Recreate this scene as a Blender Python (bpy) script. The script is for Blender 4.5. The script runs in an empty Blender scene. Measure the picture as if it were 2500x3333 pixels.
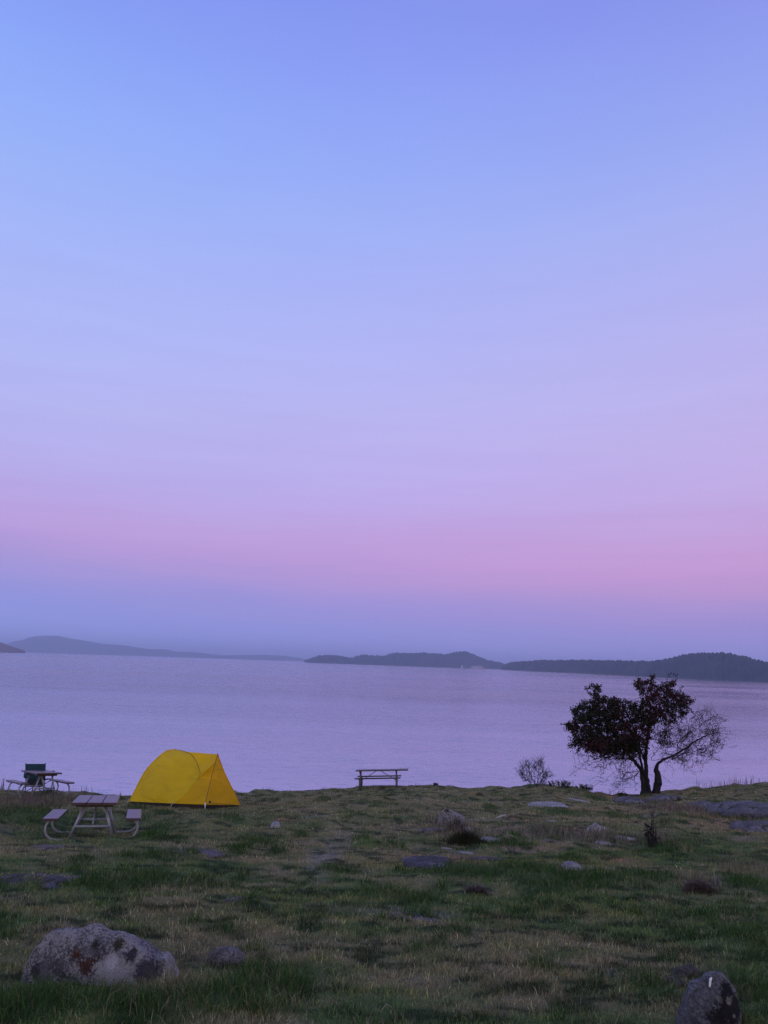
import bpy, math, random, time
import numpy as np
from mathutils import Vector, Matrix
random.seed(7); RNG = np.random.default_rng(11)
C = bpy.context.scene.collection
SC = bpy.context.scene

# ------------------------------------------------------------------ camera geometry
FS = 2425.0                       # focal length in pixels of the 2500 x 3333 photograph
CX, CY = 1250.0, 1666.5
PITCH = math.radians(11.46); ROLL = math.radians(1.92)
CAM = np.array([0.0, 0.0, 2.0])
WATER_Z = CAM[2] - 14.0
F_ = np.array([0, math.cos(PITCH), math.sin(PITCH)])
R0 = np.array([1.0, 0, 0]); U0 = np.array([0, -math.sin(PITCH), math.cos(PITCH)])
R_ = math.cos(ROLL)*R0 + math.sin(ROLL)*U0
U_ = -math.sin(ROLL)*R0 + math.cos(ROLL)*U0
def ray(px, py):
    return F_*FS + R_*(px-CX) - U_*(py-CY)
def P(px, py, y):
    r = ray(px, py); return CAM + r*(y/r[1])
def PD(dx, dy, y):                # coordinates measured on a 1659 wide view of the photo
    return P(dx*1.50693, dy*1.50693, y)
def view_scale(p):                # photo pixels per metre at a point
    w = float(np.dot(np.asarray(p)-CAM, F_)); return FS/w

# ------------------------------------------------------------------ noise
_TAB = np.random.default_rng(5).random(65536).astype(np.float32)
def _hash(ix, iy, iz, s):
    h = ix*7919 + iy*104729 + iz*1299709 + s*15485863
    return _TAB[(h ^ (h >> 7)) & 65535]
def vnoise(x, y, z=None, s=0):
    x = np.asarray(x, float); y = np.asarray(y, float)
    z = np.zeros_like(x) if z is None else np.asarray(z, float)
    ix, iy, iz = np.floor(x).astype(np.int64), np.floor(y).astype(np.int64), np.floor(z).astype(np.int64)
    fx, fy, fz = x-ix, y-iy, z-iz
    fx, fy, fz = fx*fx*(3-2*fx), fy*fy*(3-2*fy), fz*fz*(3-2*fz)
    r = 0; flat = z.ndim == 0 or not z.any()
    for a in (0, 1):
        for b in (0, 1):
            for c in ((0,) if flat else (0, 1)):
                w = (fx if a else 1-fx)*(fy if b else 1-fy)*(fz if c else 1-fz)
                r = r + w*_hash(ix+a, iy+b, iz+c, s)
    return r*2-1
def fbm(x, y, z=None, o=4, s=0):
    r = 0; a = 1; t = 0
    for k in range(o):
        f = 2.03**k
        r = r + a*vnoise(np.asarray(x)*f+k*7.3, np.asarray(y)*f-k*3.1, None if z is None else np.asarray(z)*f, s+k)
        t += a; a *= .5
    return r/t
def sstep(a, b, x):
    t = np.clip((x-a)/(b-a), 0, 1); return t*t*(3-2*t)

# ------------------------------------------------------------------ terrain
EDGE = [(-300,1712,25),(0,1706.5,26),(100,1710,25.6),(150,1712.5,25.4),(230,1717,25.2),(300,1718,25.4),(400,1716,27),(520,1712.5,29),(560,1713,30),
        (620,1709,31.5),(700,1706,33),(770,1704,34.5),(830,1700,35.5),(890,1697,36),(930,1696,36.2),(1000,1703,36.2),(1100,1702,36),
        (1130,1700,36),(1170,1696,36),(1200,1697,36),(1240,1703,36),(1262,1707,36),(1280,1713,35.6),(1300,1717,35.3),(1345,1717.5,35),
        (1362,1719,34.8),(1385,1719,34.7),(1412,1715,34.7),(1440,1710,35),(1480,1706,35.3),(1530,1703,36),(1600,1696,36.6),(1659,1692,37),(1950,1680,39)]
E_pts = np.array([PD(a, b, c) for a, b, c in EDGE])
E_ang = E_pts[:, 0]/E_pts[:, 1]; E_d = E_pts[:, 1]; E_z = E_pts[:, 2]
def plane0(Y):
    return 0.1 - 0.0925*np.clip(Y, -14, 45)
E_delta = E_z - plane0(E_d)
PADS = []                          # (x, y, r_in, r_out, z0, gx, gy)
def zt(X, Y):
    X = np.asarray(X, float); Y = np.asarray(Y, float)
    ang = np.clip(X/np.maximum(Y, 4.0), -1.2, 1.2)
    d = np.interp(ang, E_ang, E_d); dl = np.interp(ang, E_ang, E_delta)
    z = plane0(np.minimum(Y, d)) + dl*sstep(d-13, d-0.6, Y)
    near = 1-sstep(d-3.5, d-.8, Y)
    z = z + near*(.09*fbm(X*.33, Y*.33, o=3, s=3) + .035*fbm(X*1.5, Y*1.5, o=2, s=9))
    z = z + .06*sstep(d-2.5, d-.3, Y)*fbm(X*1.6, Y*.7, o=4, s=88)
    z = z + .028*fbm(X*3.1, Y*3.1, o=2, s=19) + .06*np.maximum(fbm(X*1.1, Y*1.9, o=3, s=77)-.1, 0)*sstep(9, 15, Y)*3
    for (px, py, r1, r2, z0, gx, gy) in PADS:
        w = 1-sstep(r1, r2, np.hypot(X-px, Y-py))
        z = z*(1-w) + w*(z0 + gx*(X-px) + gy*(Y-py))
    t = np.maximum(Y-d, 0)
    z = z - np.where(t < 1, .55*t*t, .55 + 1.15*(t-1)) + .3*np.clip(t/3, 0, 1)*fbm(X*.8, Y*.8, o=3, s=31)
    return np.maximum(z, WATER_Z-3.0)
_GC = {}
def ground_at(dx, dy, y0=5.0, y1=36.0):        # where a line of sight of the photo meets the ground
    r = ray(dx*1.50693, dy*1.50693); r = r/r[1]
    ys = y0*(y1/y0)**np.linspace(0, 1, 420)
    pts = CAM[None, :] + r[None, :]*ys[:, None]
    h = pts[:, 2]-zt(pts[:, 0], pts[:, 1])
    k = np.argmax(h < 0) if (h < 0).any() else len(ys)-1
    return pts[k]

# ------------------------------------------------------------------ object helpers
def tag(o, label=None, cat=None, group=None, kind=None):
    if label: o['label'] = label
    if cat: o['category'] = cat
    if group: o['group'] = group
    if kind: o['kind'] = kind
    return o
def empty(name, mat4, label, cat, group=None):
    o = bpy.data.objects.new(name, None); C.objects.link(o); o.empty_display_size = .2
    o.matrix_world = mat4; tag(o, label, cat, group); return o
def build(name, V, Fc, mat, parent=None, smooth=False, col=None):
    """V in the local space of the parent (or world). Fc: list of faces or an (n,k) array."""
    V = np.asarray(V, np.float32)
    me = bpy.data.meshes.new(name)
    if isinstance(Fc, np.ndarray):
        n, k = Fc.shape
        me.vertices.add(len(V)); me.vertices.foreach_set('co', V.ravel())
        me.loops.add(n*k); me.loops.foreach_set('vertex_index', Fc.astype(np.int32).ravel())
        me.polygons.add(n); me.polygons.foreach_set('loop_start', np.arange(0, n*k, k, dtype=np.int32))
        me.update(calc_edges=True)
    else:
        me.from_pydata([tuple(map(float, v)) for v in V], [], [tuple(f) for f in Fc]); me.update()
    if smooth:
        me.polygons.foreach_set('use_smooth', np.ones(len(me.polygons), bool))
    if col is not None:
        a = me.color_attributes.new('Col', 'FLOAT_COLOR', 'POINT')
        cc = np.ones((len(V), 4), np.float32); cc[:, :3] = col
        a.data.foreach_set('color', cc.ravel())
    o = bpy.data.objects.new(name, me); C.objects.link(o)
    if mat: me.materials.append(mat)
    if parent: o.parent = parent
    return o
class MB:
    def __init__(s): s.v = []; s.f = []
    def add(s, V, Fc):
        n = len(s.v); s.v += [tuple(map(float, q)) for q in V]; s.f += [tuple(i+n for i in f) for f in Fc]
    def box(s, c, size, rot=None, bev=0.0):
        x, y, z = [q/2 for q in size]; b = min(bev, x*.9, y*.9, z*.9)
        vs = []
        for sx in (-1, 1):
            for sy in (-1, 1):
                for sz in (-1, 1):
                    if b > 0:
                        vs += [(sx*(x-b), sy*(y-b), sz*z), (sx*(x-b), sy*y, sz*(z-b)), (sx*x, sy*(y-b), sz*(z-b))]
                    else: vs.append((sx*x, sy*y, sz*z))
        R = rot or Matrix.Identity(3)
        vs = [tuple(R @ Vector(v) + Vector(c)) for v in vs]
        import bmesh
        bm = bmesh.new(); bv = [bm.verts.new(v) for v in vs]
        bmesh.ops.convex_hull(bm, input=bv); bm.verts.index_update()
        s.add([v.co for v in bm.verts], [[v.index for v in f.verts] for f in bm.faces]); bm.free()
        return s
    def tube(s, pts, r, n=8, caps=True):
        pts = [Vector(p) for p in pts]; rs = r if isinstance(r, (list, tuple)) else [r]*len(pts)
        rings = []; up = None
        for i, p in enumerate(pts):
            d = (pts[min(i+1, len(pts)-1)]-pts[max(i-1, 0)]).normalized()
            if up is None: up = Vector((0, 0, 1)) if abs(d.z) < .9 else Vector((0, 1, 0))
            a = d.cross(up).normalized(); b = a.cross(d).normalized(); up = b
            rings.append([p + (a*math.cos(t)+b*math.sin(t))*rs[i] for t in [2*math.pi*k/n for k in range(n)]])
        V = [q for rg in rings for q in rg]; Fc = []
        for i in range(len(pts)-1):
            for k in range(n):
                Fc.append((i*n+k, i*n+(k+1) % n, (i+1)*n+(k+1) % n, (i+1)*n+k))
        if caps:
            Fc.append(tuple(range(n-1, -1, -1))); Fc.append(tuple((len(pts)-1)*n+k for k in range(n)))
        s.add(V, Fc); return s
    def build(s, name, mat, parent=None, smooth=False):
        return build(name, s.v, s.f, mat, parent, smooth)

# ------------------------------------------------------------------ materials
def mat(name):
    m = bpy.data.materials.new(name); m.use_nodes = True
    nt = m.node_tree; return m, nt, nt.nodes['Principled BSDF'], nt.nodes['Material Output']
def N(nt, typ, **kw):
    n = nt.nodes.new(typ)
    for k, v in kw.items(): setattr(n, k, v)
    return n
def ramp(nt, fac, stops, interp='LINEAR'):
    r = N(nt, 'ShaderNodeValToRGB'); e = r.color_ramp.elements; r.color_ramp.interpolation = interp
    while len(e) > 1: e.remove(e[-1])
    e[0].position = stops[0][0]; e[0].color = (*stops[0][1], 1)
    for p, c in stops[1:]:
        q = e.new(p); q.color = (*c, 1)
    if fac is not None: nt.links.new(fac, r.inputs['Fac'])
    return r.outputs['Color']
def noise(nt, scale, detail=4, rough=.55, vec=None, stretch=None, dist=0):
    n = N(nt, 'ShaderNodeTexNoise'); n.inputs['Scale'].default_value = scale
    n.inputs['Detail'].default_value = detail; n.inputs['Roughness'].default_value = rough
    n.inputs['Distortion'].default_value = dist
    if vec is None:
        vec = N(nt, 'ShaderNodeNewGeometry').outputs['Position']
    if stretch:
        mp = N(nt, 'ShaderNodeMapping'); mp.inputs['Scale'].default_value = stretch
        nt.links.new(vec, mp.inputs['Vector']); vec = mp.outputs['Vector']
    nt.links.new(vec, n.inputs['Vector']); return n.outputs['Fac']
def mixc(nt, fac, a, b, mode='MIX'):
    m = N(nt, 'ShaderNodeMix', data_type='RGBA', blend_type=mode)
    for sock, val in ((m.inputs[0], fac), (m.inputs[6], a), (m.inputs[7], b)):
        if isinstance(val, (int, float)): sock.default_value = val
        elif isinstance(val, tuple): sock.default_value = (*val, 1)
        else: nt.links.new(val, sock)
    return m.outputs[2]
def math_(nt, op, a, b=None):
    m = N(nt, 'ShaderNodeMath', operation=op)
    for i, v in ((0, a), (1, b)):
        if v is None: continue
        if isinstance(v, (int, float)): m.inputs[i].default_value = v
        else: nt.links.new(v, m.inputs[i])
    return m.outputs[0]
def bump(nt, h, dist, strength, bsdf):
    b = N(nt, 'ShaderNodeBump'); b.inputs['Distance'].default_value = dist
    if isinstance(strength, (int, float)): b.inputs['Strength'].default_value = strength
    else: nt.links.new(strength, b.inputs['Strength'])
    nt.links.new(h, b.inputs['Height']); nt.links.new(b.outputs['Normal'], bsdf.inputs['Normal']); return b
def lin(r, g, b):
    f = lambda c: (c/255/12.92 if c/255 <= .04045 else ((c/255+.055)/1.055)**2.4)
    return (f(r), f(g), f(b))

def ground_material():
    m, nt, b, out = mat('turf and rock')
    at = N(nt, 'ShaderNodeAttribute', attribute_name='Col')
    n1 = noise(nt, 9, 6, .7); n2 = noise(nt, 45, 4, .7)
    f1 = ramp(nt, n1, [(.25, (.62, .62, .62)), (.75, (1.4, 1.38, 1.35))])
    f2 = ramp(nt, n2, [(.3, (.6, .62, .6)), (.7, (1.45, 1.42, 1.4))])
    c = mixc(nt, 1, at.outputs['Color'], f1, 'MULTIPLY'); c = mixc(nt, 1, c, f2, 'MULTIPLY')
    nt.links.new(c, b.inputs['Base Color']); b.inputs['Roughness'].default_value = .95
    b.inputs['Specular IOR Level'].default_value = .15
    bump(nt, math_(nt, 'ADD', n1, math_(nt, 'MULTIPLY', n2, .5)), .05, .9, b)
    return m
def blade_material(name, transl=.3):
    m, nt, b, out = mat(name)
    at = N(nt, 'ShaderNodeAttribute', attribute_name='Col')
    d = N(nt, 'ShaderNodeBsdfDiffuse'); t = N(nt, 'ShaderNodeBsdfTranslucent'); mx = N(nt, 'ShaderNodeMixShader')
    mx.inputs[0].default_value = transl
    nt.links.new(at.outputs['Color'], d.inputs['Color']); nt.links.new(at.outputs['Color'], t.inputs['Color'])
    nt.links.new(d.outputs[0], mx.inputs[1]); nt.links.new(t.outputs[0], mx.inputs[2])
    nt.links.new(mx.outputs[0], out.inputs['Surface']); return m
def rock_material(name, base, dark, pale, lichen=.5, rust=None, moss=None, scale=1.0, rust_shade_at=None, white_at=None, speck=None):
    m, nt, b, out = mat(name)
    tc = N(nt, 'ShaderNodeTexCoord').outputs['Object']
    n1 = noise(nt, 5*scale, 8, .68, tc, dist=.6); n2 = noise(nt, 22*scale, 8, .75, tc); n3 = noise(nt, 80*scale, 3, .7, tc)
    c = ramp(nt, n1, [(.3, dark), (.5, base), (.72, tuple(q*1.25 for q in base))])
    n0 = noise(nt, 1.4*scale, 3, .5, tc)
    li = ramp(nt, math_(nt, 'ADD', math_(nt, 'MULTIPLY', n2, .55), math_(nt, 'MULTIPLY', n0, .45)), [(.62-.2*lichen, (0, 0, 0)), (.68-.2*lichen, (1, 1, 1))])
    c = mixc(nt, li, c, pale)
    if moss:
        mo = ramp(nt, noise(nt, 3.1*scale, 5, .7, tc), [(.53, (0, 0, 0)), (.6, (1, 1, 1))]); c = mixc(nt, mo, c, moss)
    def spot(c, at, r, colr, edge=.5):
        v = N(nt, 'ShaderNodeVectorMath', operation='DISTANCE'); sq = N(nt, 'ShaderNodeVectorMath', operation='MULTIPLY'); nt.links.new(tc, sq.inputs[0]); sq.inputs[1].default_value = (1, .15, 1); nt.links.new(sq.outputs[0], v.inputs[0]); v.inputs[1].default_value = (at[0], at[1]*.15, at[2])
        q = math_(nt, 'ADD', math_(nt, 'DIVIDE', v.outputs['Value'], r), math_(nt, 'MULTIPLY', math_(nt, 'ADD', math_(nt, 'MULTIPLY', math_(nt, 'SUBTRACT', n2, .5), 3.2), math_(nt, 'MULTIPLY', math_(nt, 'SUBTRACT', n1, .5), 2.5))))
        return mixc(nt, ramp(nt, q, [(.64, (.95, .95, .95)), (.98, (0, 0, 0))]), c, colr)
    for (a, r, cc) in (rust_shade_at or []): c = spot(c, a, r, cc)
    for (a, r, cc) in (white_at or []): c = spot(c, a, r, cc)
    c = mixc(nt, 1, c, ramp(nt, n3, [(.3, (.45, .45, .45)), (.7, (1.6, 1.6, 1.6))]), 'MULTIPLY')
    vo = N(nt, 'ShaderNodeTexVoronoi', feature='DISTANCE_TO_EDGE'); vo.inputs['Scale'].default_value = 3.2*scale
    wv = N(nt, 'ShaderNodeVectorMath', operation='ADD'); nt.links.new(tc, wv.inputs[0])
    nz = N(nt, 'ShaderNodeTexNoise'); nz.inputs['Scale'].default_value = 4*scale; nz.inputs['Detail'].default_value = 5; nt.links.new(tc, nz.inputs['Vector'])
    sc_ = N(nt, 'ShaderNodeVectorMath', operation='SCALE'); nt.links.new(nz.outputs['Color'], sc_.inputs[0]); sc_.inputs['Scale'].default_value = .5/scale; nt.links.new(sc_.outputs[0], wv.inputs[1]); nt.links.new(wv.outputs[0], vo.inputs['Vector'])
    crack = ramp(nt, vo.outputs['Distance'], [(0, (.35, .35, .35)), (.05, (1, 1, 1))]); c = mixc(nt, .3, c, crack, 'MULTIPLY')
    nt.links.new(c, b.inputs['Base Color']); b.inputs['Roughness'].default_value = .85
    b.inputs['Specular IOR Level'].default_value = .25
    bump(nt, math_(nt, 'ADD', math_(nt, 'ADD', n2, math_(nt, 'MULTIPLY', n1, 1.4)), math_(nt, 'ADD', math_(nt, 'MULTIPLY', crack, .35), math_(nt, 'MULTIPLY', n3, .3))), .14/scale, 1.0, b)
    return m
def wood_material(name, colr, dark, rough=.55, grain=(30, 2.2, 30)):
    m, nt, b, out = mat(name)
    tc = N(nt, 'ShaderNodeTexCoord').outputs['Object']
    g = noise(nt, 1.6, 6, .6, tc, stretch=grain); w = noise(nt, 3, 3, .5, tc)
    c = ramp(nt, g, [(.3, dark), (.7, colr)])
    c = mixc(nt, 1, c, ramp(nt, w, [(.3, (.75, .75, .75)), (.7, (1.15, 1.15, 1.15))]), 'MULTIPLY')
    nt.links.new(c, b.inputs['Base Color']); b.inputs['Roughness'].default_value = rough
    bump(nt, g, .006, .5, b); return m
def simple_material(name, colr, rough=.5, metal=0, var=.25, sc=14, bumpd=.0):
    m, nt, b, out = mat(name)
    tc = N(nt, 'ShaderNodeTexCoord').outputs['Object']; n = noise(nt, sc, 5, .6, tc)
    c = ramp(nt, n, [(.3, tuple(q*(1-var) for q in colr)), (.7, tuple(q*(1+var) for q in colr))])
    nt.links.new(c, b.inputs['Base Color']); b.inputs['Roughness'].default_value = rough; b.inputs['Metallic'].default_value = metal
    if bumpd: bump(nt, n, bumpd, .6, b)
    return m
def tent_material(name, colr, transl=.45):
    m, nt, b, out = mat(name)
    tc = N(nt, 'ShaderNodeTexCoord').outputs['Object']
    n = noise(nt, 1.7, 3, .5, tc, stretch=(1, 1, 2.2), dist=.8); n2 = noise(nt, 9, 2, .5, tc, stretch=(1, 1, .35), dist=1.2)
    c = mixc(nt, 1, colr, ramp(nt, n, [(.3, (.88, .86, .86)), (.7, (1.06, 1.06, 1.06))]), 'MULTIPLY')
    b.inputs['Roughness'].default_value = .5; b.inputs['Specular IOR Level'].default_value = .25
    nt.links.new(c, b.inputs['Base Color'])
    bm_ = bump(nt, math_(nt, 'ADD', n, math_(nt, 'MULTIPLY', n2, .28)), .08, .7, b)
    t = N(nt, 'ShaderNodeBsdfTranslucent'); nt.links.new(c, t.inputs['Color']); nt.links.new(bm_.outputs[0], t.inputs['Normal'])
    mx = N(nt, 'ShaderNodeMixShader'); mx.inputs[0].default_value = transl
    nt.links.new(b.outputs[0], mx.inputs[1]); nt.links.new(t.outputs[0], mx.inputs[2]); nt.links.new(mx.outputs[0], out.inputs['Surface'])
    return m
def water_material():
    m, nt, b, out = mat('sea water')
    g = N(nt, 'ShaderNodeNewGeometry').outputs['Position']
    sp = N(nt, 'ShaderNodeSeparateXYZ'); nt.links.new(g, sp.inputs[0])
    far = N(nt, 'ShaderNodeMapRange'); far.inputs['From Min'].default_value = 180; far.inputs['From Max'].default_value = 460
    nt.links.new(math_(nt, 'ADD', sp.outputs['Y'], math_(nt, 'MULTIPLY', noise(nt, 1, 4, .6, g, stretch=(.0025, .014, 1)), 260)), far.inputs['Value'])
    nt.links.new(mixc(nt, far.outputs[0], (.37, .41, .58), (.05, .07, .13)), b.inputs['Base Color'])  # base colour lightened near shore to stand in for sky reflection
    b.inputs['IOR'].default_value = 2.3
    band = noise(nt, 1, 4, .55, g, stretch=(.0012, .012, 1), dist=.4)
    band2 = noise(nt, 1, 3, .6, g, stretch=(.012, .09, 1))
    w1 = noise(nt, 1, 4, .65, g, stretch=(.22, .85, 1), dist=.5)
    w2 = noise(nt, 1, 3, .65, g, stretch=(1.3, 2.6, 1)); w3 = noise(nt, 1, 2, .5, g, stretch=(.05, .14, 1))
    h = math_(nt, 'ADD', math_(nt, 'MULTIPLY', w1, .55), math_(nt, 'ADD', math_(nt, 'MULTIPLY', w2, .30), math_(nt, 'MULTIPLY', w3, 1.2)))
    dash = ramp(nt, noise(nt, 1, 2, .5, g, stretch=(.35, 1.5, 1), dist=.8), [(.60, (0, 0, 0)), (.70, (1, 1, 1))])
    h = math_(nt, 'ADD', h, math_(nt, 'MULTIPLY', dash, 1.6))
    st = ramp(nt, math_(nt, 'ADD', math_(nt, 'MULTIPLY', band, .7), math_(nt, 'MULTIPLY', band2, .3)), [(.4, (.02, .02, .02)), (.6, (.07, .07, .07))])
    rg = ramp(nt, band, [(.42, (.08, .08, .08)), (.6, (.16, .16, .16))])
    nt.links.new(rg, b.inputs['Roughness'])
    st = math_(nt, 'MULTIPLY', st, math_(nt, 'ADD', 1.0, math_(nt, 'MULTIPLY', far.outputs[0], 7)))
    bump(nt, h, .55, st, b)
    return m
def hill_material(name, c1, c2, shore=None):
    m, nt, b, out = mat(name)
    g = N(nt, 'ShaderNodeNewGeometry').outputs['Position']
    n = noise(nt, .012, 6, .65, g)
    c = ramp(nt, n, [(.35, c1), (.65, c2)])
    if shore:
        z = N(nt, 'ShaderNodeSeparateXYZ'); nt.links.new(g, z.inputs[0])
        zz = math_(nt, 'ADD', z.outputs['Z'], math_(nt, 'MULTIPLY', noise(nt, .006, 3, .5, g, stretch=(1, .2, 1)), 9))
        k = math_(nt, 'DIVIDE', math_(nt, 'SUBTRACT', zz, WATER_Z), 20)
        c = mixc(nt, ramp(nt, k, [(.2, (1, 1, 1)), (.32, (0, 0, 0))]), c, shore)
    nt.links.new(c, b.inputs['Base Color']); b.inputs['Roughness'].default_value = .95; b.inputs['Specular IOR Level'].default_value = .1
    return m

# ------------------------------------------------------------------ world and light
w = bpy.data.worlds.new('World'); SC.world = w; w.use_nodes = True
nt = w.node_tree; nt.nodes.clear()
wo = nt.nodes.new('ShaderNodeOutputWorld'); bg = nt.nodes.new('ShaderNodeBackground')
tc = nt.nodes.new('ShaderNodeTexCoord'); sep = nt.nodes.new('ShaderNodeSeparateXYZ')
nt.links.new(tc.outputs['Generated'], sep.inputs[0])
def elrow(r): return math.sin(PITCH + math.atan((1106-r)/1609.0))
rows = [(1432,(164,172,250)),(1400,(160,166,246)),(1360,(157,156,235)),(1320,(161,150,226)),(1285,(172,151,222)),(1250,(188,153,218)),(1215,(198,156,220)),
        (1170,(199,161,223)),(1130,(196,166,228)),(1085,(193,172,234)),(1020,(191,177,239)),(950,(189,180,240)),(850,(184,183,244)),(740,(178,182,246)),(620,(170,180,247)),
        (500,(161,178,247)),(380,(151,172,248)),(250,(143,164,246)),(120,(137,155,243)),(0,(131,148,238))]
stops = [(max(0, elrow(r)), lin(*c)) for r, c in rows] + [(.86, (.25,.30,.76)), (1.0, (.28, .32, .70))]
tilt = math_(nt, 'MULTIPLY', sep.outputs['X'], .02)
wob = noise(nt, 1.6, 3, .5, tc.outputs['Generated'], stretch=(1, 1, 4))
h = math_(nt, 'ADD', math_(nt, 'ADD', sep.outputs['Z'], tilt), math_(nt, 'MULTIPLY', math_(nt, 'SUBTRACT', wob, .5), .035))
streak = noise(nt, 2.2, 5, .6, tc.outputs['Generated'], stretch=(1, 1, 13), dist=.35)
h = math_(nt, 'ADD', h, math_(nt, 'MULTIPLY', math_(nt, 'SUBTRACT', streak, .5), .045))
sky_e = ramp(nt, h, stops)
sky_e = mixc(nt, 1, sky_e, ramp(nt, streak, [(.3, (.965, .97, .985)), (.7, (1.03, 1.025, 1.01))]), 'MULTIPLY')
sky_w = ramp(nt, sep.outputs['Z'], [(0, (1.55, 1.05, .80)), (.1, (1.4, 1.05, .88)), (.3, (.85, .80, .92)), (.7, (.42, .45, .80)), (1, (.28, .32, .70))])
back = N(nt, 'ShaderNodeMapRange'); back.inputs['From Min'].default_value = .15; back.inputs['From Max'].default_value = -.75
nt.links.new(sep.outputs['Y'], back.inputs['Value'])
sky = mixc(nt, back.outputs[0], sky_e, sky_w)
# left of the view is a little bluer, right a little pinker
side = N(nt, 'ShaderNodeMapRange'); side.inputs['From Min'].default_value = -.5; side.inputs['From Max'].default_value = .5
nt.links.new(sep.outputs['X'], side.inputs['Value'])
sky = mixc(nt, 1, sky, ramp(nt, side.outputs[0], [(0, (.91, 1.035, 1.025)), (.5, (1, 1, 1)), (1, (1.075, .96, .93))]), 'MULTIPLY')
SUN_EL, SUN_AZ = math.radians(2.0), math.radians(205)
nish = N(nt, 'ShaderNodeTexSky', sky_type='NISHITA'); nish.sun_disc = False
nish.sun_elevation = SUN_EL; nish.sun_rotation = SUN_AZ
tot = mixc(nt, .012, sky, nish.outputs[0], 'ADD')
nt.links.new(tot, bg.inputs['Color']); bg.inputs['Strength'].default_value = 1.0
nt.links.new(bg.outputs[0], wo.inputs['Surface'])
sun = bpy.data.lights.new('sun', 'SUN'); sun.energy = .22; sun.angle = math.radians(40); sun.color = (1, .78, .66)
so = bpy.data.objects.new('sun', sun); C.objects.link(so)
sd = Vector((math.sin(SUN_AZ)*math.cos(.25), math.cos(SUN_AZ)*math.cos(.25), math.sin(.25)))
so.rotation_euler = sd.to_track_quat('Z', 'Y').to_euler()

# ------------------------------------------------------------------ camera
cd = bpy.data.cameras.new('camera'); co = bpy.data.objects.new('camera', cd); C.objects.link(co); SC.camera = co
cd.sensor_fit = 'HORIZONTAL'; cd.sensor_width = 36; cd.lens = 36*FS/2500.0; cd.clip_start = .05; cd.clip_end = 120000
co.matrix_world = Matrix(((R_[0], U_[0], -F_[0], CAM[0]), (R_[1], U_[1], -F_[1], CAM[1]), (R_[2], U_[2], -F_[2], CAM[2]), (0, 0, 0, 1)))
SC.view_settings.view_transform = 'Standard'; SC.view_settings.look = 'None'; SC.view_settings.exposure = 0; SC.view_settings.gamma = 1
SC.cycles.use_denoising = True; SC.cycles.denoising_prefilter = 'NONE'; SC.cycles.max_bounces = 8; SC.cycles.volume_bounces = 2; SC.cycles.transparent_max_bounces = 16

# ------------------------------------------------------------------ pads under things
def c2(u, v): return (u/3.318, 2420+v/3.318)              # enlarged details of the photo
def c3(u, v): return (380+u/3.7705, 2400+v/3.7705)
def c4(u, v): return (1100+u/5.53, 2460+v/5.53)
def frame_from(o, xdir, ydir):
    x = Vector(xdir).normalized(); y = Vector(ydir).normalized(); z = x.cross(y).normalized(); y = z.cross(x).normalized()
    return Matrix(((x.x, y.x, z.x, o[0]), (x.y, y.y, z.y, o[1]), (x.z, y.z, z.z, o[2]), (0, 0, 0, 1)))
T_H = .735
def pad_from(M, r1, r2, dz=0.0):
    n = M.col[2]; o = M.translation
    PADS.append((o.x, o.y, r1, r2, o.z+dz, -n.x/n.z, -n.y/n.z))
# near table, seen end on
dF = 15.5; FL = P(*c2(775, 640), dF); FR = P(*c2(1240, 640), dF); RL = P(*c2(872, 555), dF+1.82); RR = P(*c2(1308, 560), dF+1.82)
TW1 = float(np.linalg.norm(FR-FL)); mid = (FL+FR+RL+RR)/4
ya = (RL+RR)/2-(FL+FR)/2; ya[0] *= 1.08; M1 = frame_from(mid, (ya[1], -ya[0], .012-.0925*-ya[0]), ya); M1.translation = Vector(mid) - M1.col[2].to_3d()*T_H
pad_from(M1, 1.2, 2.6)
# far left table
dB = 23.4
a = P(*c2(468, 585), dB)
M2 = frame_from(a, (math.cos(.68), math.sin(.68), -.05), (-math.sin(.68), math.cos(.68), -.075))
M2.translation = Vector(a) + M2.col[1].to_3d()*.56; S2 = Matrix.Diagonal((.84, .90, .96, 1))
pad_from(M2, 1.0, 2.0)
# side-on table on the edge of the bank
g3 = P(*c4(735, 575), 33.6)
M3 = frame_from(g3, (math.sin(.05), math.cos(.05), -.08), (-math.cos(.05), math.sin(.05), -.055))
pad_from(M3, .9, 1.8, .03)
# tent
DT = 21.3
tb = [P(*c3(155, 822), DT), P(*c3(690, 866), DT-.5), P(*c3(1088, 878), DT-.65), P(*c3(1515, 858), DT+.35)]
tc_ = np.mean(np.array([tb[0], tb[1], tb[2], tb[3]]), axis=0)
A_ = np.array([[q[0], q[1], 1] for q in tb]); sol = np.linalg.lstsq(A_, np.array([q[2] for q in tb]), rcond=None)[0]
PADS.append((float(tc_[0]), float(tc_[1])+.4, 1.9, 3.2, float(sol[0]*tc_[0]+sol[1]*(tc_[1]+.4)+sol[2]), float(sol[0]), float(sol[1])))
print('tent pad', PADS[-1], 'base plane', plane0(tc_[1]), 'table1', M1.translation, plane0(M1.translation.y), TW1)
print('table2', M2.translation, float(zt(M2.translation.x, M2.translation.y)), 't3', M3.translation, plane0(33.6))

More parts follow.
